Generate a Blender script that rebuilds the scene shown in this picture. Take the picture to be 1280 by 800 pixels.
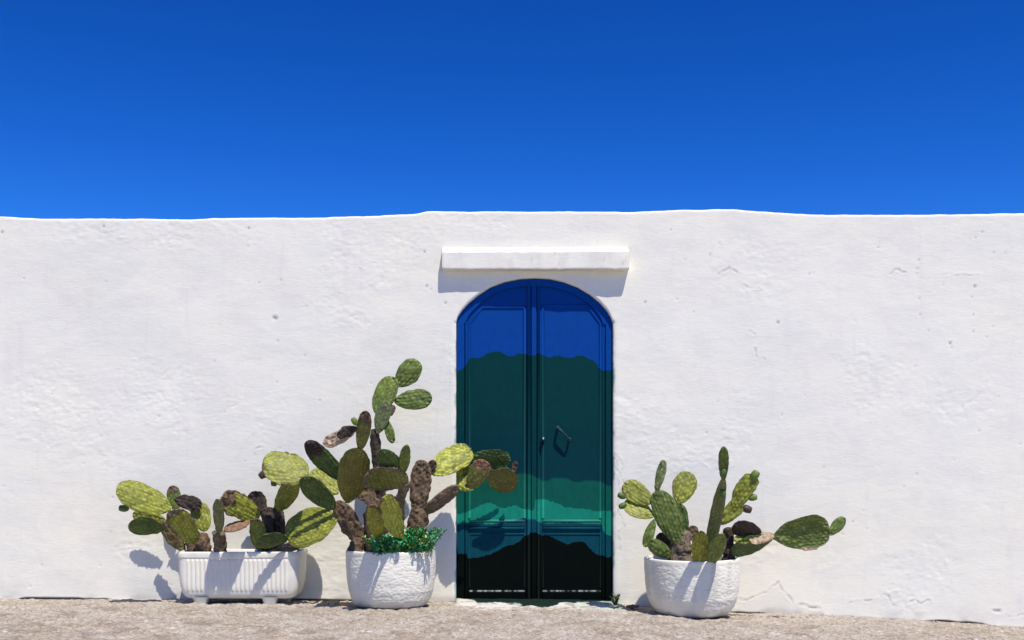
import bpy, math, random
import numpy as np
from mathutils import Vector

# ------------------------------------------------------------------ camera, sky, sun, exposure
for o in list(bpy.data.objects):
    bpy.data.objects.remove(o)
scene = bpy.context.scene
COL = scene.collection
PPM = 187.0            # photograph pixels per metre on the wall plane (y = 0)
DIST = 7.0             # camera to wall
HORIZON = 590.0        # photograph row of the horizon
CAM_H = (752.0 - HORIZON) / PPM

cam_data = bpy.data.cameras.new('camera')
cam = bpy.data.objects.new('camera', cam_data)
COL.objects.link(cam)
cam.location = (0, -DIST, CAM_H)
cam.rotation_euler = (math.radians(90), 0, 0)
cam_data.sensor_width = 36.0
cam_data.lens = 36.0 * DIST / (1280.0 / PPM)
cam_data.shift_y = (HORIZON - 400.0) / 1280.0
cam_data.clip_end = 3000.0
scene.camera = cam

SUN = Vector((0.53, -1.0, 2.2)).normalized()      # towards the sun
world = bpy.data.worlds.new('World')
scene.world = world
world.use_nodes = True
wn = world.node_tree
for n in list(wn.nodes):
    wn.nodes.remove(n)
sky = wn.nodes.new('ShaderNodeTexSky')
sky.sky_type = 'NISHITA'
sky.sun_disc = False
sky.sun_elevation = math.asin(SUN.z)
sky.sun_rotation = math.atan2(SUN.x, SUN.y)
sky.altitude = 1500.0
sky.air_density = 1.0
sky.dust_density = 0.0
sky.ozone_density = 4.0
hsv = wn.nodes.new('ShaderNodeHueSaturation')
hsv.inputs['Saturation'].default_value = 1.32
hsv.inputs['Value'].default_value = 1.0
bg = wn.nodes.new('ShaderNodeBackground')
bg.inputs['Strength'].default_value = 0.063
wout = wn.nodes.new('ShaderNodeOutputWorld')
wn.links.new(sky.outputs[0], hsv.inputs['Color'])
gam = wn.nodes.new('ShaderNodeGamma')             # deep, polarised summer blue
gam.inputs['Gamma'].default_value = 1.45
wn.links.new(hsv.outputs[0], gam.inputs['Color'])
tint = wn.nodes.new('ShaderNodeMix'); tint.data_type = 'RGBA'; tint.blend_type = 'MULTIPLY'
tint.inputs[0].default_value = 1.0
tint.inputs[7].default_value = (0.80, 0.93, 1.16, 1.0)
wn.links.new(gam.outputs[0], tint.inputs[6])
wn.links.new(tint.outputs[2], bg.inputs['Color'])
wn.links.new(bg.outputs[0], wout.inputs['Surface'])

sun_data = bpy.data.lights.new('sun', 'SUN')
sun_data.energy = 5.0
sun_data.angle = math.radians(0.53)
sun_data.color = (1.0, 0.945, 0.87)
sun = bpy.data.objects.new('sun', sun_data)
COL.objects.link(sun)
sun.location = SUN * 20
sun.rotation_euler = (-SUN).to_track_quat('-Z', 'Y').to_euler()

vs = scene.view_settings
vs.view_transform = 'Standard'
vs.look = 'None'
vs.exposure = 0.06
vs.gamma = 1.0
vs.use_curve_mapping = False
scene.render.engine = 'CYCLES'
scene.cycles.max_bounces = 8
scene.cycles.diffuse_bounces = 5

rng = random.Random(7)

# ------------------------------------------------------------------ helpers
def at(px, py, d):
    """photograph pixel at distance d in front of the wall -> world point"""
    s = (DIST - d) / (DIST * PPM)
    return np.array([(px - 640.0) * s, -d, CAM_H - (py - HORIZON) * s])

def wx(px): return (px - 640.0) / PPM
def wz(py): return CAM_H - (py - HORIZON) / PPM

def _hash(ix, iy, iz, seed):
    with np.errstate(over='ignore'):
        h = (ix.astype(np.uint32) * np.uint32(374761393) + iy.astype(np.uint32) * np.uint32(668265263)
             + iz.astype(np.uint32) * np.uint32(2147483647 ^ 0x5bd1e995) + np.uint32((seed * 1274126177) & 0xffffffff))
        h = (h ^ (h >> np.uint32(13))) * np.uint32(1274126177)
        h = (h ^ (h >> np.uint32(16))) * np.uint32(2246822519)
        h = h ^ (h >> np.uint32(15))
    return h.astype(np.float64) / 4294967295.0 * 2.0 - 1.0

def noise(x, y, z=0.0, seed=0):
    x, y, z = np.broadcast_arrays(np.asarray(x, float), np.asarray(y, float), np.asarray(z, float))
    fx, fy, fz = np.floor(x), np.floor(y), np.floor(z)
    ix, iy, iz = fx.astype(np.int64), fy.astype(np.int64), fz.astype(np.int64)
    u, v, w = x - fx, y - fy, z - fz
    u = u * u * u * (u * (u * 6 - 15) + 10); v = v * v * v * (v * (v * 6 - 15) + 10); w = w * w * w * (w * (w * 6 - 15) + 10)
    def c(a, b, e): return _hash(ix + a, iy + b, iz + e, seed)
    r = 0
    for e in (0, 1):
        k = (c(0, 0, e) * (1 - u) + c(1, 0, e) * u) * (1 - v) + (c(0, 1, e) * (1 - u) + c(1, 1, e) * u) * v
        r = r + k * (w if e else 1 - w)
    return r

def fbm(x, y, z=0.0, seed=0, octaves=4, gain=0.5):
    a, s, t = 1.0, 0.0, 0.0
    x = np.asarray(x, float); y = np.asarray(y, float); z = np.asarray(z, float)
    x, y = x * 0.883 - y * 0.469, x * 0.469 + y * 0.883
    for i in range(octaves):
        s = s + a * noise(x, y, z, seed + i * 17)
        t += a; a *= gain
        x, y = (x * 0.80 - y * 0.60) * 2.03 + 3.1, (x * 0.60 + y * 0.80) * 2.03 + 1.7; z = z * 2.03 + 5.3
    return s / t

def sstep(a, b, x):
    t = np.clip((x - a) / (b - a), 0, 1)
    return t * t * (3 - 2 * t)

def make_mesh(name, verts, faces, smooth=True):
    me = bpy.data.meshes.new(name)
    verts = np.asarray(verts, dtype=np.float32)
    if isinstance(faces, np.ndarray):
        me.vertices.add(len(verts)); me.vertices.foreach_set('co', verts.ravel())
        n, k = faces.shape
        me.loops.add(n * k); me.polygons.add(n)
        me.loops.foreach_set('vertex_index', faces.astype(np.int32).ravel())
        me.polygons.foreach_set('loop_start', np.arange(0, n * k, k, dtype=np.int32))
        me.update(calc_edges=True)
    else:
        me.from_pydata([tuple(map(float, v)) for v in verts], [], faces)
    me.validate()
    me.polygons.foreach_set('use_smooth', np.full(len(me.polygons), smooth))
    me.update()
    return me

def fattr(me, name, vals):
    a = me.attributes.new(name, 'FLOAT', 'POINT')
    a.data.foreach_set('value', np.asarray(vals, np.float32).ravel())

def cattr(me, name, rgb):
    a = me.attributes.new(name, 'FLOAT_COLOR', 'POINT')
    rgb = np.asarray(rgb, np.float32)
    rgba = np.concatenate([rgb, np.ones((len(rgb), 1), np.float32)], 1)
    a.data.foreach_set('color', rgba.ravel())

def link(name, me, mat=None, parent=None):
    o = bpy.data.objects.new(name, me)
    COL.objects.link(o)
    if mat is not None:
        me.materials.append(mat)
    if parent is not None:
        o.parent = parent
        p = Vector((0, 0, 0)); q = parent
        while q is not None:
            p += q.location; q = q.parent
        o.location = -p          # meshes are modelled in world space
    return o

def tag(o, label=None, cat=None, group=None, kind=None):
    if label: o['label'] = label
    if cat: o['category'] = cat
    if group: o['group'] = group
    if kind: o['kind'] = kind
    return o

def thing(name, loc, label, cat, group=None):
    e = bpy.data.objects.new(name, None)
    e.empty_display_size = 0.1
    e.location = tuple(float(v) for v in loc)
    COL.objects.link(e)
    return tag(e, label, cat, group, 'thing')

def grid_faces(nr, nc, wrap=False):
    r = np.arange(nr - 1)[:, None]; c = np.arange(nc if wrap else nc - 1)[None, :]
    c2 = (c + 1) % nc
    a = r * nc + c; b = r * nc + c2; e = (r + 1) * nc + c2; d = (r + 1) * nc + c
    return np.stack([a, b, e, d], -1).reshape(-1, 4)

def box_verts(x0, x1, y0, y1, z0, z1, bev=0.0):
    """bevelled box as verts, faces (front/back/side loops)"""
    b = bev
    vs_, fs = [], []
    # profile rings along y: inset at ends
    rings = [(y0, b), (y0 + b, 0), (y1 - b, 0), (y1, b)] if b > 0 else [(y0, 0), (y1, 0)]
    for (y, i) in rings:
        c = b * 0.6 if b > 0 else 0
        if b > 0:
            pts = [(x0 + i + c, z0 + i), (x1 - i - c, z0 + i), (x1 - i, z0 + i + c), (x1 - i, z1 - i - c),
                   (x1 - i - c, z1 - i), (x0 + i + c, z1 - i), (x0 + i, z1 - i - c), (x0 + i, z0 + i + c)]
        else:
            pts = [(x0, z0), (x1, z0), (x1, z1), (x0, z1)]
        vs_ += [(x, y, z) for x, z in pts]
    n = 8 if b > 0 else 4
    for k in range(len(rings) - 1):
        for j in range(n):
            j2 = (j + 1) % n
            fs.append((k * n + j, k * n + j2, (k + 1) * n + j2, (k + 1) * n + j))
    fs.append(tuple(reversed(range(n))))
    fs.append(tuple(range((len(rings) - 1) * n, len(rings) * n)))
    # orientation: front ring at y0 faces -y
    fs = [tuple(reversed(f)) for f in fs]
    return vs_, fs

def tube(points, radii, nseg=12, caps=True):
    """swept tube through points"""
    P = [Vector(map(float, p)) for p in points]
    vs_, fs = [], []
    up = Vector((0.13, 0.21, 0.97))
    for i, p in enumerate(P):
        t = (P[min(i + 1, len(P) - 1)] - P[max(i - 1, 0)]).normalized()
        a = t.cross(up)
        if a.length < 1e-3: a = t.cross(Vector((1, 0, 0)))
        a.normalize(); b = t.cross(a).normalized()
        for j in range(nseg):
            th = 2 * math.pi * j / nseg
            q = p + (a * math.cos(th) + b * math.sin(th)) * radii[i]
            vs_.append(tuple(q))
    for i in range(len(P) - 1):
        for j in range(nseg):
            j2 = (j + 1) % nseg
            fs.append((i * nseg + j, (i + 1) * nseg + j, (i + 1) * nseg + j2, i * nseg + j2))
    if caps:
        fs.append(tuple(range(nseg)))
        fs.append(tuple(reversed(range((len(P) - 1) * nseg, len(P) * nseg))))
    return vs_, fs

# ------------------------------------------------------------------ material helpers
class NT:
    def __init__(self, name, rough=0.9, spec=0.2):
        self.m = bpy.data.materials.new(name); self.m.use_nodes = True
        self.t = self.m.node_tree
        for n in list(self.t.nodes): self.t.nodes.remove(n)
        self.out = self.t.nodes.new('ShaderNodeOutputMaterial')
        self.b = self.t.nodes.new('ShaderNodeBsdfPrincipled')
        self.b.inputs['Roughness'].default_value = rough
        self.b.inputs['Specular IOR Level'].default_value = spec
        self.t.links.new(self.b.outputs[0], self.out.inputs[0])
    def n(self, typ, **kw):
        x = self.t.nodes.new(typ)
        for k, v in kw.items(): setattr(x, k, v)
        return x
    def l(self, a, b): self.t.links.new(a, b)
    def val(self, sock, v):
        if hasattr(v, 'is_linked') or hasattr(v, 'links'): self.l(v, sock)
        else: sock.default_value = v
    def coord(self, obj=None):
        tc = self.n('ShaderNodeTexCoord')
        if obj is not None: tc.object = obj
        return tc.outputs['Object']
    def pos(self): return self.n('ShaderNodeNewGeometry').outputs['Position']
    def noise(self, vec, scale, detail=4, rough=0.55, dist=0.0, stretch=None):
        if stretch is not None:
            mp = self.n('ShaderNodeMapping'); mp.inputs['Scale'].default_value = stretch
            self.l(vec, mp.inputs['Vector']); vec = mp.outputs[0]
        x = self.n('ShaderNodeTexNoise'); self.l(vec, x.inputs['Vector'])
        x.inputs['Scale'].default_value = scale; x.inputs['Detail'].default_value = detail
        x.inputs['Roughness'].default_value = rough; x.inputs['Distortion'].default_value = dist
        return x.outputs['Fac']
    def vor(self, vec, scale, feature='F1', out='Distance', rnd=1.0):
        x = self.n('ShaderNodeTexVoronoi', feature=feature); self.l(vec, x.inputs['Vector'])
        x.inputs['Scale'].default_value = scale; x.inputs['Randomness'].default_value = rnd
        return x.outputs[out]
    def ramp(self, fac, stops, interp='LINEAR'):
        x = self.n('ShaderNodeValToRGB'); self.l(fac, x.inputs[0])
        cr = x.color_ramp; cr.interpolation = interp
        while len(cr.elements) > 1: cr.elements.remove(cr.elements[-1])
        cr.elements[0].position = stops[0][0]; c = stops[0][1]
        cr.elements[0].color = (c, c, c, 1) if isinstance(c, (int, float)) else tuple(c) + (1,)
        for p, c in stops[1:]:
            e = cr.elements.new(p); e.color = (c, c, c, 1) if isinstance(c, (int, float)) else tuple(c) + (1,)
        return x.outputs['Color']
    def mix(self, fac, a, b, mode='MIX'):
        x = self.n('ShaderNodeMix', data_type='RGBA', blend_type=mode)
        self.val(x.inputs[0], fac)
        for s, v in ((x.inputs[6], a), (x.inputs[7], b)):
            if isinstance(v, tuple): s.default_value = v + (1,) if len(v) == 3 else v
            else: self.l(v, s)
        return x.outputs[2]
    def math(self, op, a, b=0.0, c=None, clamp=False):
        x = self.n('ShaderNodeMath', operation=op, use_clamp=clamp)
        self.val(x.inputs[0], a); self.val(x.inputs[1], b)
        if c is not None: self.val(x.inputs[2], c)
        return x.outputs[0]
    def attr(self, name, out='Fac'):
        x = self.n('ShaderNodeAttribute', attribute_name=name); return x.outputs[out]
    def sep(self, vec):
        x = self.n('ShaderNodeSeparateXYZ'); self.l(vec, x.inputs[0]); return x.outputs
    def bump(self, h, strength=0.5, dist=0.01, prev=None):
        x = self.n('ShaderNodeBump'); self.l(h, x.inputs['Height'])
        x.inputs['Strength'].default_value = strength; x.inputs['Distance'].default_value = dist
        if prev is not None: self.l(prev, x.inputs['Normal'])
        return x.outputs[0]
    def color(self, c):
        if isinstance(c, tuple): self.b.inputs['Base Color'].default_value = c + (1,)
        else: self.l(c, self.b.inputs['Base Color'])
    def normal(self, n): self.l(n, self.b.inputs['Normal'])

# whitewashed plaster
m = NT('whitewash', 0.95, 0.1)
p = m.pos()
big = m.noise(p, 0.9, 4, 0.6)
col = m.ramp(big, [(0.3, (0.785, 0.765, 0.665)), (0.55, (0.81, 0.775, 0.655)), (0.75, (0.83, 0.785, 0.645))])
pat = m.noise(p, 4.0, 6, 0.66, 0.8, (0.8, 1, 1.6))
col = m.mix(m.ramp(pat, [(0.48, 0.0), (0.54, 0.25), (0.72, 0.45)]), col, (0.70, 0.68, 0.62))
pat2 = m.noise(p, 26.0, 4, 0.6, 0.4, (0.7, 1, 1.5))
col = m.mix(m.ramp(pat2, [(0.58, 0.0), (0.85, 0.25)]), col, (0.62, 0.60, 0.53))
rain = m.noise(p, 7.0, 5, 0.65, 0.3, (1.6, 1, 0.22))
col = m.mix(m.ramp(rain, [(0.56, 0.0), (0.74, 0.28)]), col, (0.64, 0.61, 0.54))
col = m.mix(m.attr('wear'), col, (0.26, 0.23, 0.20))
col = m.mix(m.attr('dirt'), col, (0.42, 0.38, 0.33))
col = m.mix(m.attr('teal'), col, (0.05, 0.26, 0.25))
m.color(col)
bn = m.bump(m.noise(p, 60.0, 4, 0.65, 0.3, (0.35, 1, 1.5)), 0.20, 0.006)
bn = m.bump(m.noise(p, 260.0, 2, 0.6), 0.15, 0.002, bn)
m.normal(bn)
MAT_WALL = m.m

# worn limestone-and-concrete street
m = NT('street_stone', 0.92, 0.15)
p = m.pos()
n1 = m.noise(p, 2.6, 5, 0.65, 0.4)
col = m.ramp(n1, [(0.30, (0.36, 0.28, 0.185)), (0.46, (0.39, 0.33, 0.25)), (0.58, (0.41, 0.355, 0.285)), (0.72, (0.46, 0.41, 0.335))])
n2 = m.noise(p, 14.0, 6, 0.7, 0.6)
col = m.mix(m.ramp(n2, [(0.46, 0.0), (0.66, 0.75)]), col, (0.53, 0.475, 0.395))
n2b = m.noise(p, 6.0, 6, 0.7, 0.6)
col = m.mix(m.ramp(n2b, [(0.40, 0.75), (0.47, 0.0)]), col, (0.26, 0.21, 0.16))
col = m.mix(m.ramp(n2b, [(0.56, 0.0), (0.63, 0.55)]), col, (0.56, 0.52, 0.45))
n3 = m.noise(p, 42.0, 5, 0.7, 0.3)
col = m.mix(m.ramp(n3, [(0.36, 0.7), (0.47, 0.0)]), col, (0.20, 0.16, 0.125))
col = m.mix(m.ramp(n3, [(0.58, 0.0), (0.72, 0.6)]), col, (0.60, 0.55, 0.47))
chip = m.vor(p, 30.0, 'F1', 'Color')
chs = m.sep(chip)
ed = m.ramp(m.vor(p, 30.0, 'F1', 'Distance'), [(0.30, 1.0), (0.50, 0.0)])
col = m.mix(m.math('MULTIPLY', ed, m.ramp(chs[0], [(0.90, 0.0), (0.93, 0.7)])), col, (0.66, 0.61, 0.53))
col = m.mix(m.math('MULTIPLY', ed, m.ramp(chs[1], [(0.92, 0.0), (0.95, 0.5)])), col, (0.45, 0.29, 0.19))
col = m.mix(m.math('MULTIPLY', ed, m.ramp(chs[2], [(0.90, 0.0), (0.94, 0.5)])), col, (0.21, 0.19, 0.16))
n4 = m.noise(p, 70.0, 3, 0.7)
col = m.mix(m.ramp(n4, [(0.32, 0.9), (0.45, 0.0)]), col, (0.15, 0.12, 0.095))
col = m.mix(m.ramp(n4, [(0.56, 0.0), (0.70, 0.6)]), col, (0.66, 0.61, 0.53))
col = m.mix(m.attr('white'), col, (0.70, 0.67, 0.60))
col = m.mix(m.attr('mint'), col, (0.22, 0.44, 0.36))
col = m.mix(m.attr('black'), col, (0.006, 0.02, 0.014))
m.color(col)
bn = m.bump(n3, 1.0, 0.010)
bn = m.bump(m.noise(p, 110.0, 3, 0.7), 0.9, 0.004, bn)
m.normal(bn)
MAT_GROUND = m.m

# painted planter white
def pot_mat(name, tint, rough):
    m = NT(name, rough, 0.3)
    c = m.pos()
    a = m.noise(c, 9.0, 5, 0.6)
    col = m.mix(m.ramp(a, [(0.45, 0.0), (0.75, 0.5)]), tint, (0.68, 0.645, 0.57))
    col = m.mix(m.attr('dirt'), col, (0.36, 0.31, 0.26))
    m.color(col)
    m.normal(m.bump(m.noise(c, 140.0, 3, 0.6), 0.25, 0.002))
    return m.m
MAT_POT = pot_mat('painted_stoneware', (0.80, 0.765, 0.635), 0.8)
MAT_TROUGH = pot_mat('glazed_white', (0.80, 0.765, 0.64), 0.6)

m = NT('dry_soil', 1.0, 0.05)
c = m.pos()
m.color(m.ramp(m.noise(c, 60.0, 5, 0.7), [(0.3, (0.035, 0.025, 0.018)), (0.55, (0.10, 0.072, 0.05)), (0.75, (0.22, 0.17, 0.12))]))
m.normal(m.bump(m.noise(c, 90.0, 4, 0.7), 1.0, 0.01))
MAT_SOIL = m.m

# cactus flesh: base colour per vertex, fine grain here
m = NT('cactus_skin', 0.55, 0.35)
c = m.pos()
col = m.attr('tint', 'Color')
g = m.noise(c, 70.0, 4, 0.65)
col = m.mix(m.ramp(g, [(0.35, 0.0), (0.75, 0.16)]), col, m.mix(1.0, col, (1.5, 1.45, 1.3), 'MULTIPLY'))
g2 = m.noise(c, 28.0, 4, 0.65)
col = m.mix(m.ramp(g2, [(0.35, 0.12), (0.55, 0.0)]), col, m.mix(1.0, col, (0.5, 0.55, 0.5), 'MULTIPLY'))
corky = m.attr('cork')
grain = m.noise(c, 48.0, 5, 0.75, 0.6)
ck = m.mix(m.ramp(grain, [(0.36, 0.0), (0.64, 1.0)]), m.mix(1.0, m.attr('corktint', 'Color'), (0.28, 0.26, 0.26), 'MULTIPLY'), m.mix(1.0, m.attr('corktint', 'Color'), (2.1, 2.05, 1.9), 'MULTIPLY'))
col = m.mix(corky, col, ck)
m.color(col)
m.l(m.math('MULTIPLY_ADD', corky, 0.4, 0.5), m.b.inputs['Roughness'])
hb = m.math('MULTIPLY', grain, m.math('MULTIPLY_ADD', corky, 0.9, 0.12))
bn = m.bump(hb, 0.9, 0.008)
bn = m.bump(g, 0.35, 0.003, bn)
m.normal(bn)
MAT_CACTUS = m.m

# ------------------------------------------------------------------ ground
GX = [-400, -60, 0, 400, 570, 700, 766, 800, 860, 920, 964, 1058, 1152, 1280, 1500, 4000]
GY = [749, 749, 749, 751, 752.5, 753.5, 755, 758, 762, 766, 767.5, 769, 776, 784, 792, 800]
GXW = np.array([wx(v) for v in GX]); GZW = np.array([-(v - 752) / PPM for v in GY])
def g0(x): return np.interp(x, GXW, GZW)
def ground_z(x, d):
    """mean street height at x, d metres in front of the wall"""
    return g0(x) + 0.04 * np.clip(d, 0, 1.2)

def graded(lo, hi, step, far, ratio=1.35):
    mid = np.arange(lo, hi + step * 0.5, step)
    a, s = [], step
    v = hi
    while v < far:
        s *= ratio; v += s; a.append(v)
    b, s = [], step
    v = lo
    while v > -far:
        s *= ratio; v -= s; b.append(v)
    return np.array(b[::-1] + list(mid) + a)

def seg_dist(x, z, pts):
    best = np.full(x.shape, 1e9)
    for (ax, az), (bx, bz) in zip(pts[:-1], pts[1:]):
        dx, dz = bx - ax, bz - az
        t = np.clip(((x - ax) * dx + (z - az) * dz) / (dx * dx + dz * dz + 1e-12), 0, 1)
        best = np.minimum(best, np.hypot(x - ax - t * dx, z - az - t * dz))
    return best

gx = graded(-3.7, 3.7, 0.0095, 900.0)
gy = graded(-1.75, 0.10, 0.0095, 900.0)
X, Y = np.meshgrid(gx, gy)
D_ = -Y
near = sstep(6.0, 4.0, np.abs(X)) * sstep(4.0, 2.2, np.abs(D_))
Z = ground_z(X, D_)
rough = 0.011 * fbm(X * 3.0, Y * 3.0, 0, 11, 3) + 0.006 * fbm(X * 13, Y * 13, 0, 12, 3)
peb = fbm(X * 30, Y * 30, 0, 13, 3)
rough += 0.0095 * np.sign(peb) * np.abs(peb) ** 0.8
pits = np.clip(fbm(X * 22, Y * 22, 2.0, 14, 2) - 0.28, 0, 1)
rough -= 0.02 * pits
Z -= 0.022 * sstep(0.56, 0.48, np.abs(X - wx(668))) * sstep(0.30, 0.20, D_)
Z += rough * near * sstep(-0.01, 0.06, np.where(D_ < 0, 0.0, D_) + 0.015)
# a few cracks and carved shadow lines in the street surface
groove_px = [[(547, 752.5), (565, 757), (596, 766), (612, 769)], [(345, 764), (385, 765), (430, 764), (470, 773)],
         [(920, 768), (950, 773), (990, 776), (1022, 777)], [(120, 754), (165, 752.5), (205, 753)]]  # thin shadows of cactus pads, cut into the street as grooves
for poly in groove_px:
    pts = []
    for (px, py) in poly:
        # intersect pixel ray with the sloped street
        d = 0.0
        for _ in range(12):
            x_ = (px - 640.0) * (DIST - d) / (DIST * PPM)
            zc = ground_z(x_, d)
            d = DIST - (CAM_H - zc) * DIST * PPM / (py - HORIZON)
            d = min(max(d, 0.0), 2.0)
        pts.append((x_, -d))
    wob = 0.006 * fbm(X * 25, Y * 25, 0, 15, 2)
    dd = seg_dist(X + wob, Y + wob, pts)
    Z -= 0.014 * np.exp(-(dd / 0.010) ** 2)
# whitewash and door paint spilt on the street in front of the door
xc = wx(668)
spill = sstep(0.62, 0.40, np.abs(X - xc) + 0.10 * fbm(X * 9, Y * 9, 0, 21, 3)) * sstep(0.75, 0.25, D_ + 0.25 * fbm(X * 7, Y * 9, 0, 22, 3))
white = spill * sstep(-0.35, 0.25, fbm(X * 16, Y * 16, 0, 23, 3)) * 0.8
foot = sstep(0.045, 0.0, D_ + 0.03 * fbm(X * 12, Y * 12, 0, 24, 2)) * 0.35       # lime wash dripped along the wall foot
white = np.maximum(white, foot)
mint = sstep(0.45, 0.10, D_ + 0.15 * fbm(X * 6, Y * 9, 0, 25, 3)) * sstep(0.60, 0.48, np.abs(X - xc)) * 0.7 * sstep(-0.15, 0.3, fbm(X * 5, Y * 9, 0, 26, 2) + 0.5 * (X - xc))
edge = np.interp(X, [wx(v) for v in (560, 571, 590, 600, 640, 655, 668, 680, 692, 700, 720, 745, 766, 772)],
                 [-1, 0.0, 0.03, 0.12, 0.13, 0.17, 0.30, 0.36, 0.24, 0.12, 0.10, 0.05, 0.0, -1])
black = sstep(0.020, -0.012, D_ - edge + 0.06 * fbm(X * 22, Y * 12, 0, 27, 3))
black *= (np.abs(X - xc) < 0.53)
verts = np.stack([X, Y, Z], -1).reshape(-1, 3)
me = make_mesh('ground', verts, grid_faces(*X.shape))
fattr(me, 'white', white); fattr(me, 'mint', mint); fattr(me, 'black', black)
tag(link('ground', me, MAT_GROUND), kind='structure')

# ------------------------------------------------------------------ wall with arched doorway
DX0, DX1 = wx(570), wx(766.5)
ARCH = [(570, 402), (572, 396), (577, 388), (585, 379), (597, 369), (612, 359), (630, 352), (650, 348), (668, 347),
        (687, 348), (705, 352), (722, 358.5), (738, 368), (750, 378), (759, 388), (764, 397), (766.5, 404)]
AXW = np.array([wx(a) for a, b in ARCH]); AZW = np.array([wz(b) for a, b in ARCH])
def arch_z(x): return np.interp(x, AXW, AZW)
SPRING = wz(403)
TOPX = [-800, -200, 0, 50, 134, 235, 302, 380, 440, 516, 524, 533, 620, 700, 788, 833, 901, 930, 960, 1014, 1112, 1200, 1280, 1500, 2200]
TOPY = [268, 269, 270.5, 272.5, 273.5, 274, 272, 271.7, 270, 266.5, 265, 263.2, 264, 264.5, 264.5, 262.5, 261, 262, 264, 267.6, 268, 267, 266, 265, 267]
def top_z(x): return np.interp(x, [wx(v) for v in TOPX], [wz(v) for v in TOPY])

step = 0.0085
xs = np.concatenate([graded(-3.75, DX0, step, 10.0, 1.25)[:0], np.array([-11, -9, -7.5, -6.3, -5.4, -4.8, -4.3, -4.0, -3.85]),
                     np.linspace(-3.75, DX0, int((DX0 + 3.75) / step) + 1),
                     np.linspace(DX0, DX1, int((DX1 - DX0) / step) + 1)[1:],
                     np.linspace(DX1, 3.75, int((3.75 - DX1) / step) + 1)[1:],
                     np.array([3.85, 4.0, 4.3, 4.8, 5.4, 6.3, 7.5, 9, 11])])
NX = len(xs)
i0 = int(np.argmin(np.abs(xs - DX0))); i1 = int(np.argmin(np.abs(xs - DX1)))
n1 = int((SPRING + 0.1) / step); n2 = int((2.6 - SPRING) / step)

CRACKS = []
def crk(ox, oy, sc, pts, w=0.005, depth=0.004, wear=0.6):
    CRACKS.append(([(wx(ox + a / sc), wz(oy + b / sc)) for a, b in pts], w, depth, wear))
crk(850, 680, 2.977, [(215, 205), (255, 210), (300, 190), (345, 155), (365, 145), (390, 185), (420, 220)], 0.005, 0.005, 0.5)
crk(850, 680, 2.977, [(445, 225), (480, 232), (520, 240)], 0.006, 0.005, 0.6)
crk(850, 680, 2.977, [(620, 225), (660, 210), (735, 208)], 0.004, 0.004, 0.5)
crk(850, 680, 2.977, [(760, 185), (775, 190), (780, 215), (800, 228)], 0.004, 0.004, 0.45)
crk(850, 680, 2.977, [(855, 215), (885, 210), (900, 218), (925, 208), (932, 215)], 0.005, 0.005, 0.55)
crk(850, 680, 2.977, [(1170, 250), (1192, 252)], 0.007, 0.006, 0.6)
crk(850, 680, 2.977, [(1210, 265), (1250, 272), (1280, 265)], 0.004, 0.004, 0.4)
crk(880, 250, 3.2, [(60, 300), (100, 268), (132, 292)], 0.005, 0.005, 0.45)
crk(880, 250, 3.2, [(740, 300), (770, 276), (805, 288)], 0.005, 0.005, 0.4)
crk(880, 250, 3.2, [(150, 340), (180, 350), (225, 355)], 0.004, 0.004, 0.35)
crk(880, 250, 3.2, [(950, 295), (1040, 297), (1100, 295)], 0.004, 0.003, 0.3)
crk(880, 250, 3.2, [(180, 525), (205, 540)], 0.005, 0.005, 0.4)
crk(880, 250, 3.2, [(200, 590), (212, 630), (240, 640)], 0.004, 0.004, 0.3)
crk(760, 550, 5.0, [(45, 90), (75, 110), (95, 160), (70, 200), (60, 250), (80, 330), (70, 400), (60, 450), (90, 500), (105, 540), (70, 560), (60, 640), (85, 700)], 0.004, 0.003, 0.35)
crk(760, 550, 5.0, [(60, 120), (50, 190), (85, 240), (95, 300)], 0.004, 0.003, 0.25)
crk(320, 440, 5.0, [(-5, 598), (40, 600)], 0.004, 0.004, 0.3)
PITS = []
def pit(ox, oy, sc, pts, r=0.007):
    for a, b in pts: PITS.append((wx(ox + a / sc), wz(oy + b / sc), r))
pit(880, 250, 3.2, [(422, 295), (853, 275), (852, 295), (1072, 388), (862, 395), (865, 458), (1078, 458), (1078, 525), (1132, 548), (898, 523), (990, 590), (1162, 210), (1208, 212), (860, 240), (1088, 150), (25, 218)], 0.006)
pit(880, 250, 3.2, [(1085, 345), (295, 490), (985, 573)], 0.010)
pit(0, 250, 2.977, [(388, 100), (926, 105), (8, 120)], 0.009)
pit(0, 250, 2.977, [(923, 172), (965, 308), (1045, 298), (1033, 525), (1140, 395)], 0.006)
pit(0, 250, 2.977, [(1020, 438), (1027, 441)], 0.012)
pit(40, 320, 3.334, [(1200, 603), (1020, 525), (1137, 415)], 0.005)
pit(530, 300, 4.443, [(15, 255), (118, 350), (1228, 345), (2, 65)], 0.008)
for _ in range(90):
    PITS.append((rng.uniform(-3.6, 3.6), rng.uniform(0.1, 2.5), rng.uniform(0.002, 0.0045)))

def relief(x, z):
    """plaster relief towards the camera, metres"""
    r = 0.011 * fbm(x * 0.9, z * 0.9, 0, 31, 3)
    r += 0.0030 * fbm(x * 2.6, z * 3.0, 0, 32, 2)
    r += 0.0005 * fbm(x * 11, z * 24, 0, 33, 3)
    rgh = sstep(0.02, 0.42, fbm(x * 1.7, z * 2.3, 0, 34, 4))
    r += (0.0002 + 0.0010 * rgh) * fbm(x * 36, z * 62, 0, 35, 2)
    fl = fbm(x * 6.5, z * 9.5, 0, 36, 4)
    r += 0.0008 * sstep(0.20, 0.235, fl) * (0.25 + rgh)          # flakes of older paint coats
    fl2 = fbm(x * 13, z * 17, 0, 37, 3)
    r -= 0.0012 * sstep(0.34, 0.37, fl2) * rgh
    return r

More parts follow.
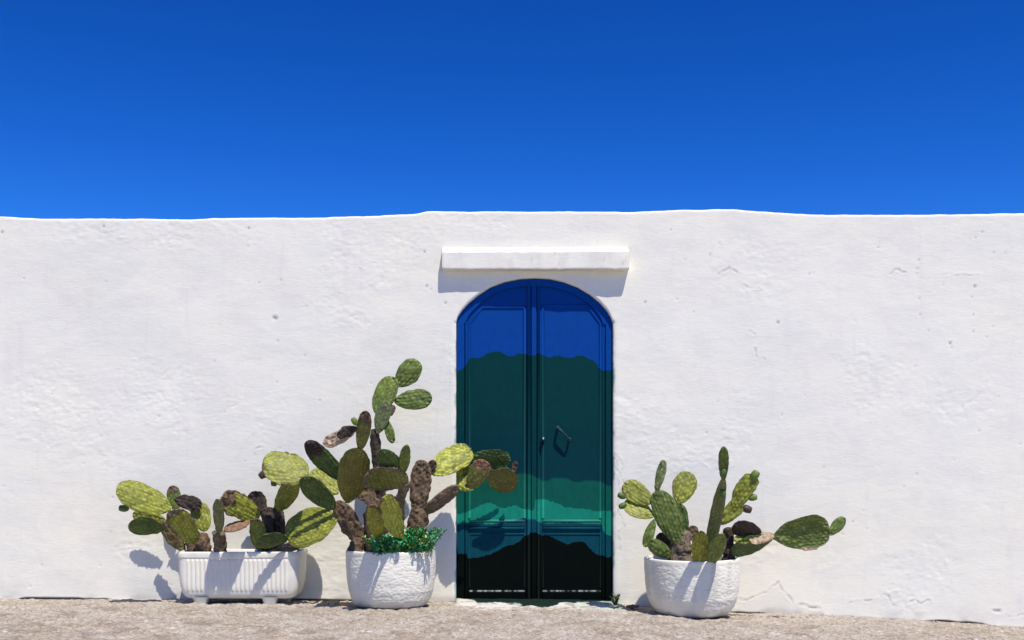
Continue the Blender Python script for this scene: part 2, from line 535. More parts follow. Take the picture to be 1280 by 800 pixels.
ZZ = np.zeros((n1 + n2, NX))
zb = g0(xs)
gap = np.clip(fbm(xs * 2.3, xs * 0, 0, 41, 4) * 0.045 - 0.001, -0.004, 0.014)
gap = np.where((xs > DX0 - 0.05) & (xs < DX1 + 0.05), 0.0, gap)
t1 = np.linspace(0, 1, n1)[:, None]; t2 = np.linspace(0, 1, n2 + 1)[1:, None]
tz = top_z(xs) - 0.016 + 0.006 * fbm(xs * 7, xs * 0, 0, 53, 4)
ZZ[:n1] = (zb + gap)[None] * (1 - t1) + SPRING * t1
bot = np.full(NX, SPRING); bot[i0:i1 + 1] = np.maximum(arch_z(xs[i0:i1 + 1]), SPRING); bot[i0] = SPRING; bot[i1] = SPRING
ZZ[n1:] = bot[None] * (1 - t2) + tz[None] * t2
# door columns: row n1-1 becomes the arch edge itself
ZZ[n1 - 1] = bot
XX = np.broadcast_to(xs[None], ZZ.shape).copy()
R = relief(XX, ZZ)
wear = np.zeros_like(ZZ)
wobx = 0.016 * fbm(XX * 22, ZZ * 22, 0, 42, 3); wobz = 0.016 * fbm(XX * 22, ZZ * 22, 5, 43, 3)
for pts, w, dep, we in CRACKS:
    px_ = [q[0] for q in pts]; pz_ = [q[1] for q in pts]
    msk = (XX > min(px_) - 0.08) & (XX < max(px_) + 0.08) & (ZZ > min(pz_) - 0.08) & (ZZ < max(pz_) + 0.08)
    if not msk.any(): continue
    dd = seg_dist(XX[msk] + wobx[msk], ZZ[msk] + wobz[msk], pts)
    k = np.exp(-(dd / w) ** 2)
    brk = 0.35 + 0.65 * sstep(-0.3, 0.2, fbm(XX[msk] * 40, ZZ[msk] * 40, 0, 52, 2))
    k = k * brk
    R[msk] -= dep * k
    R[msk] += 0.0010 * np.exp(-((dd - 2.2 * w) / (1.5 * w)) ** 2)
    wear[msk] = np.maximum(wear[msk], min(1, 1.1 * we) * k)
for (ax, az, r) in PITS:
    msk = (np.abs(XX - ax) < 0.05) & (np.abs(ZZ - az) < 0.05)
    dd = np.hypot(XX[msk] - ax, (ZZ[msk] - az) * 0.9)
    k = np.exp(-(dd / max(0.0045, 0.8 * r)) ** 2)
    R[msk] -= 0.006 * k
    wear[msk] = np.maximum(wear[msk], min(0.9, r * 110) * k)
dirt = 0.55 * sstep(0.05, 0.0, ZZ - zb[None] + 0.03 * fbm(XX * 9, ZZ * 9, 0, 44, 3)) + 0.17 * sstep(0.20, 0.0, ZZ - zb[None] + 0.1 * fbm(XX * 4, ZZ * 4, 0, 45, 3))
dirt = np.clip(dirt, 0, 1) * sstep(-0.2, 0.4, fbm(XX * 5, ZZ * 5, 0, 46, 3))
teal = np.zeros_like(ZZ)
dr = XX - DX1
teal = 0.8 * sstep(0.016, 0.002, np.abs(dr) + 0.010 * fbm(XX * 8, ZZ * 26, 0, 47, 3)) * sstep(-0.15, 0.25, fbm(XX * 2, ZZ * 7, 0, 48, 3))
teal = np.maximum(teal, 0.7 * sstep(0.013, 0.001, np.abs(XX - DX0) + 0.009 * fbm(XX * 8, ZZ * 26, 0, 49, 3)) * sstep(-0.05, 0.3, fbm(XX * 2, ZZ * 7, 0, 50, 3)))
teal *= (ZZ < SPRING)
YY = -R
# drop the doorway arris back a little
ed = np.zeros(NX); 
for k_, off in ((0, 0.009), (1, 0.004), (2, 0.0015)):
    for c_ in (i0 - k_, i1 + k_):
        YY[:n1, c_] += off
    YY[n1 - 1 + k_, i0:i1 + 1] += off
rows = [(np.stack([XX[r], YY[r], ZZ[r]], -1)) for r in range(n1 + n2)]
# under the foot: a set-back plinth so that real gaps open along the street line
pre = [np.stack([xs, np.full(NX, 0.07), zb - 0.12], -1), np.stack([xs, np.full(NX, 0.07), zb + gap + 0.004], -1),
       np.stack([xs, np.full(NX, 0.012), zb + gap + 0.002], -1)]
post = []
ytop = YY[-1]
for a in (18, 36, 54, 72, 90):
    ra = math.radians(a)
    post.append(np.stack([xs, ytop + 0.016 * (1 - math.cos(ra)), tz + 0.016 * math.sin(ra)], -1))
for yb in (0.12, 0.24, 0.36, 0.44):
    post.append(np.stack([xs, np.full(NX, yb), tz + 0.010 + 0.010 * fbm(xs * 2, xs * 0 + yb * 9, 0, 51, 3)], -1))
post.append(np.stack([xs, np.full(NX, 0.46), tz], -1))
post.append(np.stack([xs, np.full(NX, 0.46), np.full(NX, -0.4)], -1))
allrows = pre + rows + post
V = np.concatenate(allrows)
F = grid_faces(len(allrows), NX)
npre = len(pre)
ri = F[:, 0] // NX; ci = F[:, 0] % NX
keep = ~((ci >= i0) & (ci < i1) & (ri < npre + n1 - 1))
F = F[keep]
# reveal of the doorway
outline = [(npre + r) * NX + i0 for r in range(0, n1)] + [(npre + n1 - 1) * NX + c for c in range(i0 + 1, i1)] + [(npre + r) * NX + i1 for r in range(n1 - 1, -1, -1)]
nv = len(V); OUT = V[outline]
ring1 = OUT.copy(); ring1[:, 1] += 0.012; ring2 = OUT.copy(); ring2[:, 1] = 0.13
V = np.concatenate([V, ring1, ring2])
k = len(outline); rf = []
for j in range(k - 1):
    rf.append((outline[j], nv + j, nv + j + 1, outline[j + 1]))
    rf.append((nv + j, nv + k + j, nv + k + j + 1, nv + j + 1))
F = np.concatenate([F, np.array(rf)])
me = make_mesh('plaster_wall', V, F)
def pad_attr(a):
    full = np.concatenate([np.zeros((npre, NX)), a, np.zeros((len(post), NX))]).ravel()
    return np.concatenate([full, full[outline], full[outline] * 0.0])
fattr(me, 'wear', pad_attr(wear)); fattr(me, 'dirt', pad_attr(dirt)); fattr(me, 'teal', pad_attr(teal))
wall = thing('whitewashed_wall', (0, 0.2, 0), 'long whitewashed plaster wall with uneven top edge and arched doorway', 'wall')
link('plaster', me, MAT_WALL, wall)

# lintel: a shelf with a sloped mortar fillet on top
LX0, LX1 = wx(553.5), wx(785)
nl = 160
lx = np.linspace(LX0, LX1, nl)
pro = 0.062
sec = [(0.02, wz(308.5)), (-0.006, wz(309.5)), (-0.022, wz(312)), (-0.038, wz(314.3)), (-pro + 0.012, wz(316.6)), (-pro + 0.004, wz(317.0)), (-pro, wz(317.8)), (-pro, wz(318.6)), (-pro, wz(322)), (-pro, wz(327)),
       (-pro, wz(332)), (-pro, wz(336)), (-pro, wz(337.9)), (-pro + 0.002, wz(338.5)), (-pro + 0.006, wz(338.8)), (-pro + 0.014, wz(338.8)), (-0.03, wz(338.8)), (0.02, wz(338.8))]
LV = []
for (yy, zz) in sec:
    endf = np.minimum(np.arange(nl), np.arange(nl)[::-1])
    inset = np.where(endf == 0, 0.006, 0.0)
    yv = yy + inset * (yy < -0.03) + 0.0045 * fbm(lx * 9, lx * 0 + zz * 7, 0, 61, 3) - 0.020 * (lx - LX0) / (LX1 - LX0) * (yy < -0.03)
    zv = zz + 0.0025 * fbm(lx * 4, lx * 0 + yy * 9, 0, 62, 3) - 0.004 * (lx - LX0) / (LX1 - LX0) * (zz < wz(330))
    zv = zv + 0.0035 * fbm(lx * 22, lx * 0 + zz * 3, 0, 63, 3)
    LV.append(np.stack([lx, yv, zv], -1))
LV = np.concatenate(LV); LF = grid_faces(len(sec), nl)
faces = [tuple(int(v) for v in f[::-1]) for f in LF]
faces.append(tuple(int(r * nl) for r in range(len(sec))))
faces.append(tuple(int(r * nl + nl - 1) for r in reversed(range(len(sec)))))
me = make_mesh('lintel', LV, faces)
fattr(me, 'teal', np.zeros(len(LV)))
fattr(me, 'wear', 0.25 * sstep(0.42, 0.5, fbm(LV[:, 0] * 26, LV[:, 1] * 26, LV[:, 2] * 26, 64, 3)))
fattr(me, 'dirt', 0.13 * sstep(0.05, 0.5, fbm(LV[:, 0] * 15, LV[:, 1] * 6, LV[:, 2] * 5, 65, 4)))
link('lintel', me, MAT_WALL, wall)

# ------------------------------------------------------------------ painted door
door = thing('arched_door', (xc, 0.06, 0.0), 'arched double door painted in bands of blue, teal, green and black', 'door')
m = NT('door_mural_paint', 0.6, 0.05)
tcn = m.coord(door)
s = m.sep(tcn)
u01 = m.math('DIVIDE', m.math('ADD', s[0], 0.55), 1.10)
def pxu(px): return (wx(px) - xc + 0.55) / 1.10
def pxv(py): return wz(py) / 2.2
wig = m.math('MULTIPLY', m.math('SUBTRACT', m.noise(tcn, 30.0, 6, 0.68), 0.5), 0.019)
zz = m.math('ADD', m.math('DIVIDE', s[2], 2.2), wig)
def above(pts, soft=0.0012, amp=0.0):
    fc = m.n('ShaderNodeFloatCurve')
    cv = fc.mapping.curves[0]
    pp = [(0.0, pxv(pts[0][1]))] + [(pxu(a), pxv(b)) for a, b in pts] + [(1.0, pxv(pts[-1][1]))]
    cv.points[0].location = pp[0]; cv.points[1].location = pp[-1]
    for q in pp[1:-1]: cv.points.new(*q)
    for q in cv.points: q.handle_type = 'AUTO_CLAMPED'
    fc.mapping.update()
    m.l(u01, fc.inputs['Value'])
    mr = m.n('ShaderNodeMapRange'); 
    m.l(m.math('SUBTRACT', zz, fc.outputs[0]), mr.inputs[0])
    mr.inputs[1].default_value = -soft; mr.inputs[2].default_value = soft
    mr.interpolation_type = 'SMOOTHSTEP'
    return mr.outputs[0]
blue_b = [(570, 463), (579, 459), (588, 447), (600, 446), (610, 441), (620, 439), (628, 440.5), (636, 444), (643, 443), (651, 441), (664, 444), (674, 441.5), (688, 446.5), (697, 443.5), (710, 447), (723, 444), (737, 447), (746, 453), (750, 460), (766, 463)]
teal_b = [(570, 600), (590, 604), (600, 601), (615, 598), (630, 600), (645, 593), (658, 592), (670, 596), (680, 601), (694, 598), (708, 598), (720, 603), (736, 601), (750, 602), (766, 608)]
green_b = [(570, 643), (582, 640), (597, 634), (611, 629), (628, 635), (643, 633), (656, 637), (667, 638), (670, 624), (686, 625.5), (699, 630), (707, 634), (720, 635), (737, 638), (752, 639), (766, 639)]
mint_b = [(570, 655), (582, 654), (600, 655), (625, 654), (643, 651), (656, 649), (667, 649), (672, 652), (690, 654), (715, 653), (735, 655), (752, 655), (755, 664), (766, 670)]
navy_b = [(570, 693), (582, 693), (585, 699), (597, 698), (618, 691), (633, 683), (643, 681), (656, 671), (667, 665.5), (678, 670), (688, 671), (703, 677.6), (712, 681), (720, 677.6), (731, 678.6), (739, 687), (746, 692.5), (766, 697)]
streak = m.noise(tcn, 22.0, 5, 0.65, 0.5, (1.3, 1, 0.7))
def shade(c, k=0.25):
    k = k * 0.6
    return m.mix(m.ramp(streak, [(0.35, 0.0), (0.7, 1.0)]), tuple(v * (1 - k) for v in c), tuple(min(1, v * (1 + k)) for v in c))
c = shade((0.0012, 0.0032, 0.0024), 0.3)
c = m.mix(above(navy_b), c, shade((0.003, 0.053, 0.078), 0.2))
c = m.mix(above(mint_b, 0.002), c, shade((0.008, 0.20, 0.135), 0.2))
c = m.mix(above(green_b), c, shade((0.004, 0.085, 0.062), 0.2))
c = m.mix(above(teal_b, 0.004), c, shade((0.0018, 0.033, 0.043), 0.12))
c = m.mix(above([(a, b) for a, b in [(570, 540), (640, 535), (700, 545), (766, 540)]], 0.06), c, shade((0.0018, 0.036, 0.038), 0.12))
c = m.mix(above(blue_b, 0.0006), c, shade((0.002, 0.050, 0.255), 0.10))
chips = m.noise(tcn, 95.0, 4, 0.7)
dusty = m.noise(tcn, 7.0, 5, 0.65)
c = m.mix(m.math('MULTIPLY', m.ramp(chips, [(0.72, 0.0), (0.76, 0.5)]), m.ramp(dusty, [(0.45, 0.0), (0.65, 1.0)])), c, (0.12, 0.20, 0.22))
c = m.mix(m.attr('chip'), c, (0.60, 0.64, 0.62))
m.color(c)
bn = m.bump(streak, 0.12, 0.004)
bn = m.bump(chips, 0.25, 0.002, bn)
m.normal(bn)
MAT_DOOR = m.m

YD = 0.046                                   # face of the leaf panels behind the wall plane
def zdoor0(x): return g0(x) + 0.004
def arch_plate(name, x0, x1, zbot, y0, y1, parent, inset=0.0):
    """solid plate following the arch along its top edge"""
    n = 40
    xx = np.linspace(x0, x1, n)
    top = arch_z(xx) - inset
    vs_ = []; fs = []
    for yv in (y0, y1):
        vs_ += [(a, yv, zbot) for a in xx] + [(a, yv, b) for a, b in zip(xx, top)]
    o = 2 * n
    for j in range(n - 1):
        fs.append((j, j + 1, n + j + 1, n + j))
        fs.append((o + n + j, o + n + j + 1, o + j + 1, o + j))
        fs.append((n + j, n + j + 1, o + n + j + 1, o + n + j))
        fs.append((o + j, o + j + 1, j + 1, j))
    fs.append((0, n, o + n, o)); fs.append((n - 1, o + n - 1, o + 2 * n - 1, 2 * n - 1))
    me = make_mesh(name, vs_, fs, False); fattr(me, 'chip', np.zeros(len(vs_)))
    return link(name, me, MAT_DOOR, parent)

def plate(name, x0, x1, z0, z1, y0, y1, parent, bev=0.003, chip=0.0):
    vs_, fs = box_verts(x0, x1, y0, y1, z0, z1, bev)
    me = make_mesh(name, vs_, fs, False)
    fattr(me, 'chip', np.full(len(vs_), chip))
    return link(name, me, MAT_DOOR, parent)

def poly_bar(name, pts, w, y_front, y_back, parent):
    """moulding with a rounded section following an x-z polyline (mitred), raised from y_back to y_front"""
    P = [Vector((a, 0, b)) for a, b in pts]
    prof = [(-0.5, 0.0), (-0.42, 0.55), (-0.2, 0.95), (0.0, 1.0), (0.2, 0.95), (0.42, 0.55), (0.5, 0.0)]
    vs_, fs = [], []
    for i, q in enumerate(P):
        a = (P[i] - P[i - 1]).normalized() if i > 0 else None
        b = (P[i + 1] - P[i]).normalized() if i < len(P) - 1 else None
        t = (a + b).normalized() if a and b else (a or b)
        nrm = Vector((-t.z, 0, t.x))
        k = 1.0
        if a and b: k = 1.0 / max(0.5, nrm.dot(Vector((-a.z, 0, a.x))))
        for s_, h in prof:
            v = q + nrm * (s_ * w * k)
            vs_.append((v.x, y_back + (y_front - y_back) * h, v.z))
    m_ = len(prof)
    for i in range(len(P) - 1):
        for j in range(m_ - 1):
            fs.append((i * m_ + j, i * m_ + j + 1, (i + 1) * m_ + j + 1, (i + 1) * m_ + j))
    fs.append(tuple(range(m_))); fs.append(tuple(reversed(range((len(P) - 1) * m_, len(P) * m_))))
    me = make_mesh(name, vs_, fs, True)
    fattr(me, 'chip', np.zeros(len(vs_)))
    me.flip_normals()
    return link(name, me, MAT_DOOR, parent)

ZB = float(zdoor0(wx(668))) - 0.012
# frame: outer strips beside the leaves
for (a, b) in ((570.3, 580.2), (757.5, 766.3)):
    f_ = plate('frame_post', wx(a), wx(b), ZB, wz(401.5), 0.030, 0.095, door, 0.003)
def arch_band(name, inset0, inset1, y0, y1, parent):
    """band running round under the arch, following its curve"""
    xx = np.linspace(DX0 + 0.001, DX1 - 0.001, 60)
    zt = arch_z(xx) - inset0
    cx = 0.5 * (DX0 + DX1)
    dxz = np.stack([np.gradient(xx), np.gradient(zt)], -1); dxz /= np.linalg.norm(dxz, axis=1)[:, None]
    wdt = inset1 - inset0
    tx, tz_ = cx - xx, (SPRING - 0.05) - zt
    ln = np.hypot(tx, tz_)
    k_ = wdt * (1 + 0.25 * (np.abs(xx - cx) / (0.5 * (DX1 - DX0))) ** 4)
    xi, zi = xx + tx / ln * k_, zt + tz_ / ln * k_
    vs_, fs = [], []
    for a in range(60):
        vs_ += [(xx[a], y1, zt[a]), (xx[a], y0, zt[a]), (xi[a], y0, zi[a]), (xi[a], y1, zi[a])]
    for a in range(59):
        for j in range(3):
            fs.append((a * 4 + j, (a + 1) * 4 + j, (a + 1) * 4 + j + 1, a * 4 + j + 1))
    me = make_mesh(name, vs_, fs, False); fattr(me, 'chip', np.zeros(len(vs_)))
    return link(name, me, MAT_DOOR, parent)
arch_band('frame_arch', 0.001, 0.050, 0.0315, 0.095, door)

def leaf(side):
    L = side < 0
    x0, x1 = (wx(580.8), wx(667.4)) if L else (wx(668.4), wx(757.0))
    root = arch_plate('door_leaf', x0, x1, ZB + 0.004, YD, YD + 0.045, door, 0.012)
    root['label'] = 'left leaf of the door' if L else 'right leaf of the door, with handle and lock'
    # panel fields and their mouldings
    if L:
        outer, inner = 586.5, 655.5
        mould = [(586.5, 648), (586.5, 403), (602, 383.5), (602.5, 383), (655.5, 383)]
    else:
        outer, inner = 751.0, 679.0
        mould = [(751, 648), (751, 403), (735, 381.5), (734.5, 381), (679, 381)]
    xa, xb = sorted((wx(outer), wx(inner)))
    pts = [(wx(a), wz(b)) for a, b in mould]
    poly_bar('panel_moulding', pts + [(wx(inner), wz(648))], 0.018, YD - 0.008, YD + 0.001, root)
    # stiles beside the moulding, slightly proud of the panel
    so0, so1 = (wx(581.2), wx(584.2)) if L else (wx(753.2), wx(756.6))
    plate('stile', so0, so1, ZB + 0.03, wz(402), YD - 0.007, YD + 0.002, root, 0.002)
    # middle rail: two rounded bars
    z_a = wz(651.5)
    vs_, fs = tube([(xa - 0.002, YD - 0.002, z_a), (xb + 0.002, YD - 0.002, z_a)], [0.0085, 0.0085], 14)
    me = make_mesh('rail_bead', vs_, fs); fattr(me, 'chip', np.full(len(vs_), 0.06)); link('rail_bead', me, MAT_DOOR, root)
    plate('middle_rail', xa - 0.004, xb + 0.004, wz(658.6), wz(653.8), YD - 0.008, YD + 0.002, root, 0.003)
    vs_, fs = tube([(xa - 0.002, YD - 0.003, wz(661)), (xb + 0.002, YD - 0.003, wz(661))], [0.011, 0.011], 14)
    me = make_mesh('rail_bead', vs_, fs); fattr(me, 'chip', np.zeros(len(vs_))); link('rail_bead', me, MAT_DOOR, root)
    # lower panel moulding
    low = [(wx(outer), wz(735.5)), (wx(outer), wz(668.0)), (wx(inner), wz(668.0)), (wx(inner), wz(735.5))]
    poly_bar('panel_moulding', low, 0.013, YD - 0.006, YD + 0.001, root)
    # kick board with a chipped upper edge
    plate('bottom_rail', xa - 0.004, xb + 0.004, ZB + 0.02, wz(740.6), YD - 0.013, YD + 0.002, root, 0.003)
    n = 140
    xx = np.linspace(xa - 0.002, xb + 0.002, n)
    vs_ = []; ch = []
    for q in xx:
        c_ = float(np.clip(0.14 + 0.55 * fbm(np.array(q * 70), 0.0, 0, 71, 4), 0.01, 0.40))
        for (yy, zz_) in ((YD + 0.002, wz(738.6)), (YD - 0.009, wz(738.7)), (YD - 0.0125, wz(739.1)), (YD - 0.0125, wz(740.5))):
            vs_.append((q, yy, zz_)); ch.append(c_ if yy < YD else 0.3 * c_)
    me = make_mesh('worn_edge', vs_, [tuple(int(v) for v in f) for f in grid_faces(n, 4)])
    fattr(me, 'chip', ch); link('worn_edge', me, MAT_DOOR, root)
    return root
leaf_l = leaf(-1); leaf_r = leaf(1)
# astragal covering the joint, two rounded strips
for (pa, w_, yf) in ((661.0, 0.026, YD - 0.022), (673.2, 0.020, YD - 0.014)):
    z1_ = float(arch_z(wx(pa))) - 0.02
    poly_bar('astragal', [(wx(pa), ZB + 0.012), (wx(pa), z1_)], w_, yf, YD + 0.001, leaf_l if pa < 668 else leaf_r)
plate('joint_strip', wx(664.6), wx(670.2), ZB + 0.01, float(arch_z(wx(667))) - 0.02, YD - 0.011, YD - 0.0005, leaf_l, 0.002)

# pull handle set on the slant, and the lock
m = NT('painted_iron', 0.5, 0.2)
m.b.inputs['Metallic'].default_value = 0.0
c_ = m.pos()
m.color(m.ramp(m.noise(c_, 60, 4, 0.6), [(0.35, (0.005, 0.028, 0.040)), (0.7, (0.02, 0.07, 0.09))]))
m.normal(m.bump(m.noise(c_, 120, 3, 0.6), 0.3, 0.002))
MAT_IRON = m.m
hy = YD - 0.052
A_ = at(697.5, 535, 0); B_ = at(712, 549.5, 0)
pa = [(A_[0], YD, A_[2]), (A_[0], YD - 0.034, A_[2]), (A_[0] + 0.004, hy + 0.004, A_[2] - 0.004), (A_[0] + 0.014, hy, A_[2] - 0.013),
      (B_[0] - 0.010, hy, B_[2] + 0.011), (B_[0] - 0.002, hy + 0.004, B_[2] + 0.003), (B_[0], YD - 0.034, B_[2]), (B_[0], YD, B_[2])]
vs_, fs = tube(pa, [0.0085, 0.0085, 0.0085, 0.0085, 0.0065, 0.0065, 0.007, 0.007], 12)
handle = link('pull_handle', make_mesh('pull_handle', vs_, fs), MAT_IRON, leaf_r)
for q in (A_, B_):
    vs_, fs = tube([(q[0], YD + 0.001, q[2]), (q[0], YD - 0.004, q[2])], [0.017, 0.014], 16)
    link('handle_rose', make_mesh('handle_rose', vs_, fs), MAT_IRON, leaf_r)
K_ = at(679, 548.5, 0)
prof = [(0.0, 0.016), (-0.006, 0.016), (-0.008, 0.012), (-0.026, 0.012), (-0.032, 0.013), (-0.036, 0.011), (-0.037, 0.006)]
vs_, fs = tube([(K_[0], YD - 0.012 + a, K_[2]) for a, r in prof], [r for a, r in prof], 18)
lock = link('lock_cylinder', make_mesh('lock_cylinder', vs_, fs), MAT_IRON, leaf_r)
m = NT('worn_brass', 0.35, 0.5); m.color((0.42, 0.40, 0.34)); m.b.inputs['Metallic'].default_value = 0.8
MAT_BRASS = m.m
vs_, fs = tube([(K_[0], YD - 0.0485, K_[2]), (K_[0], YD - 0.051, K_[2])], [0.0075, 0.006], 14)
link('keyhole_plate', make_mesh('keyhole_plate', vs_, fs), MAT_BRASS, leaf_r)

# doorstep: a low limewashed sill, streaked with door paint
nx_, ny_ = 150, 60
sx = np.linspace(DX0 - 0.012, DX1 + 0.012, nx_); sd = np.linspace(-0.10, 0.38, ny_)
SX, SD = np.meshgrid(sx, sd)
lip = 0.30 + 0.07 * fbm(sx * 5, sx * 0, 0, 81, 3)
prof_ = sstep(0.0, 1.0, np.clip((lip[None] - SD) / 0.28, 0, 1))
SZ = ground_z(SX, np.maximum(SD, 0)) - 0.020 + 0.040 * prof_ * sstep(0, 1, np.minimum(1, np.minimum((SX - sx[0]), (sx[-1] - SX)) / (0.012 + 0.35 * np.maximum(SD, 0)))) + 0.003 * fbm(SX * 20, SD * 20, 0, 82, 3)
me = make_mesh('doorstep', np.stack([SX, -SD, SZ], -1).reshape(-1, 3), grid_faces(ny_, nx_)[:, ::-1].copy())
fattr(me, 'white', 0.85 * sstep(-0.5, 0.1, fbm(SX * 18, SD * 18, 0, 83, 3)))
fattr(me, 'mint', np.clip(0.45 * sstep(0.05, 0.45, fbm(SX * 4, SD * 8, 0, 84, 3) + 0.35 * (SX - xc)), 0, 1))
sedge = np.interp(SX, [wx(v) for v in (560, 573, 590, 597, 620, 645, 658, 668, 680, 692, 700, 712, 730, 755, 770)],
                  [-0.02, 0.0, 0.02, 0.12, 0.11, 0.13, 0.20, 0.29, 0.31, 0.21, 0.12, 0.09, 0.06, 0.02, -0.03])
fattr(me, 'black', sstep(0.012, -0.012, SD - sedge + 0.05 * fbm(SX * 16, SD * 14, 0, 85, 3)))
step_o = link('doorstep', me, MAT_GROUND)
tag(step_o, 'low worn doorstep streaked with white, mint and black paint', 'doorstep', kind='thing')

# ------------------------------------------------------------------ planters
def lathe_pot(name, cx, cd, zbase, prof, inner, label, seed, zsoil, tilt=0.0):
    """round planter: prof is (radius, height) up the outside, inner goes on over the rim and down"""
    root = thing(name, (cx, -cd, zbase), label, 'planter')
    n = 300
    pr = np.array(prof + inner)
    # resample the outside densely
    seglen = np.concatenate([[0], np.cumsum(np.hypot(np.diff(pr[:, 0]), np.diff(pr[:, 1])))])
    m_ = 120
    tt = np.linspace(0, seglen[-1], m_)
    rr = np.interp(tt, seglen, pr[:, 0]); hh = np.interp(tt, seglen, pr[:, 1])
    th = np.linspace(0, 2 * np.pi, n, endpoint=False)
    TH, HH = np.meshgrid(th, hh); RR = np.broadcast_to(rr[:, None], TH.shape).copy()
    rmax = rr.max()
    outside = (np.arange(m_) < np.argmax(hh))[:, None]
    ax, ay = np.cos(TH) * rmax, np.sin(TH) * rmax
    arc = TH * rmax
    # hand-hammered lumpy texture below a smooth rim
    def tex(sd): return fbm(ax * 44, ay * 44, HH * 84, sd, 2)
    lump = np.abs(tex(seed)) ** 0.8
    mask = sstep(0.0, 0.03, HH) * sstep(hh.max() - 0.018, hh.max() - 0.035, HH) * outside
    RR = RR - 0.0085 * (0.35 - np.minimum(lump, 0.35)) * mask * 1.0 + 0.0025 * fbm(ax * 9, ay * 9, HH * 9, seed + 3, 2) * outside
    RR = RR + 0.006 * fbm(np.cos(TH) * 1.2, np.sin(TH) * 1.2, HH * 2, seed + 5, 2)
    xx = cx + RR * np.cos(TH); yy = -cd + RR * np.sin(TH)
    zz_ = zbase + HH + 0.006 * noise(np.cos(TH) * 1.4 + 4, np.sin(TH) * 1.4, 0, seed + 7) * (HH / hh.max()) + tilt * np.cos(TH) * HH
    Vp = np.stack([xx, yy, zz_], -1).reshape(-1, 3)
    me = make_mesh('pot_body', Vp, grid_faces(m_, n, True))
    d_ = 0.9 * sstep(0.05, 0.0, HH + 0.03 * fbm(ax * 9, ay * 9, HH * 9, seed + 9, 3)) * outside
    d_ = np.maximum(d_, 0.30 * sstep(0.15, 0.55, fbm(np.cos(TH) * 5.5, np.sin(TH) * 5.5, HH * 1.6, seed + 15, 3)) * sstep(0.0, 0.2, HH) * outside)
    d_ = np.maximum(d_, 0.18 * sstep(0.1, 0.5, fbm(ax * 7, ay * 7, HH * 4, seed + 11, 4)))
    fattr(me, 'dirt', d_)
    link('pot_body', me, MAT_POT, root)
    # soil
    rs = np.interp(zsoil, [pr[-1, 1], pr[np.argmax(pr[:, 1]), 1]], [pr[-1, 0], pr[-1, 0] + 0.01])
    nr = 26
    q = np.linspace(0.02, 1, nr)
    Q, T2 = np.meshgrid(q, np.linspace(0, 2 * np.pi, 72, endpoint=False), indexing='ij')
    sx_, sy_ = cx + Q * rs * np.cos(T2), -cd + Q * rs * np.sin(T2)
    sz_ = zbase + zsoil + 0.012 * fbm(sx_ * 14, sy_ * 14, 0, seed + 13, 3)
    me = make_mesh('soil', np.stack([sx_, sy_, sz_], -1).reshape(-1, 3), grid_faces(nr, 72, True)[:, ::-1].copy())
    link('soil', me, MAT_SOIL, root)
    return root

SC = lambda d: (DIST - d) / (DIST * PPM)
CD1 = 0.375
c1 = at(489, 700, CD1)[0]; zb1 = float(ground_z(c1, CD1 + 0.2)) - 0.004
R1 = 56.0 * SC(CD1)
H1 = 70.5 * SC(CD1)
pot1 = lathe_pot('round_planter', c1, CD1, zb1,
    [(0.62 * R1, 0.0), (0.74 * R1, 0.004), (0.82 * R1, 0.05 * H1), (0.895 * R1, 0.15 * H1), (0.955 * R1, 0.31 * H1), (0.985 * R1, 0.5 * H1), (1.0 * R1, 0.72 * H1), (1.0 * R1, 0.97 * H1), (0.992 * R1, 0.995 * H1)],
    [(0.975 * R1, H1), (0.925 * R1, H1), (0.91 * R1, 0.985 * H1), (0.90 * R1, 0.8 * H1)],
    'white textured round planter left of the door, holding tall cactus and green sprigs', 101, 0.88 * H1, 0.018)
CD2 = 0.385
c2 = at(865, 700, CD2)[0]; zb2 = float(ground_z(c2, CD2 + 0.2)) - 0.004
R2 = 59.0 * SC(CD2); H2 = 71.5 * SC(CD2)
pot2 = lathe_pot('round_planter', c2, CD2, zb2,
    [(0.60 * R2, 0.0), (0.70 * R2, 0.004), (0.78 * R2, 0.05 * H2), (0.87 * R2, 0.15 * H2), (0.945 * R2, 0.31 * H2), (0.98 * R2, 0.5 * H2), (1.0 * R2, 0.75 * H2), (1.0 * R2, 0.97 * H2), (0.992 * R2, 0.995 * H2)],
    [(0.975 * R2, H2), (0.93 * R2, H2), (0.915 * R2, 0.985 * H2), (0.905 * R2, 0.8 * H2)],
    'white textured round planter standing right of the door', 131, 0.88 * H2)

# trough
TDF, TDB = 0.335, 0.05
tcx = at(297.2, 700, TDF)[0]; tcd = 0.5 * (TDF + TDB)
tzb = float(ground_z(tcx, tcd)) - 0.002
trough = thing('trough_planter', (tcx, -tcd, tzb), 'long white rectangular planter on feet with vertical fluting, left of the pots', 'planter')
HW = 0.5 * (375.5 - 219) * SC(TDF); HD = 0.5 * (TDF - TDB)
HT = at(0, 690.0, TDF)[2] - tzb
prof = [(0.78, 0.66, 0.044), (0.83, 0.74, 0.044), (0.865, 0.80, 0.050), (0.895, 0.85, 0.061), (0.922, 0.895, 0.080), (0.944, 0.93, 0.108), (0.962, 0.948, 0.15), (0.975, 0.955, 0.21),
        (0.984, 0.966, HT - 0.046), (0.986, 0.970, HT - 0.042), (0.993, 0.984, HT - 0.040), (0.996, 0.990, HT - 0.032), (1.0, 0.996, HT - 0.012), (0.997, 0.99, HT - 0.004), (0.985, 0.965, HT),
        (0.965, 0.90, HT), (0.955, 0.87, HT - 0.006), (0.945, 0.85, HT - 0.06)]
nn = 128
ang = np.linspace(0, 2 * np.pi, nn, endpoint=False)
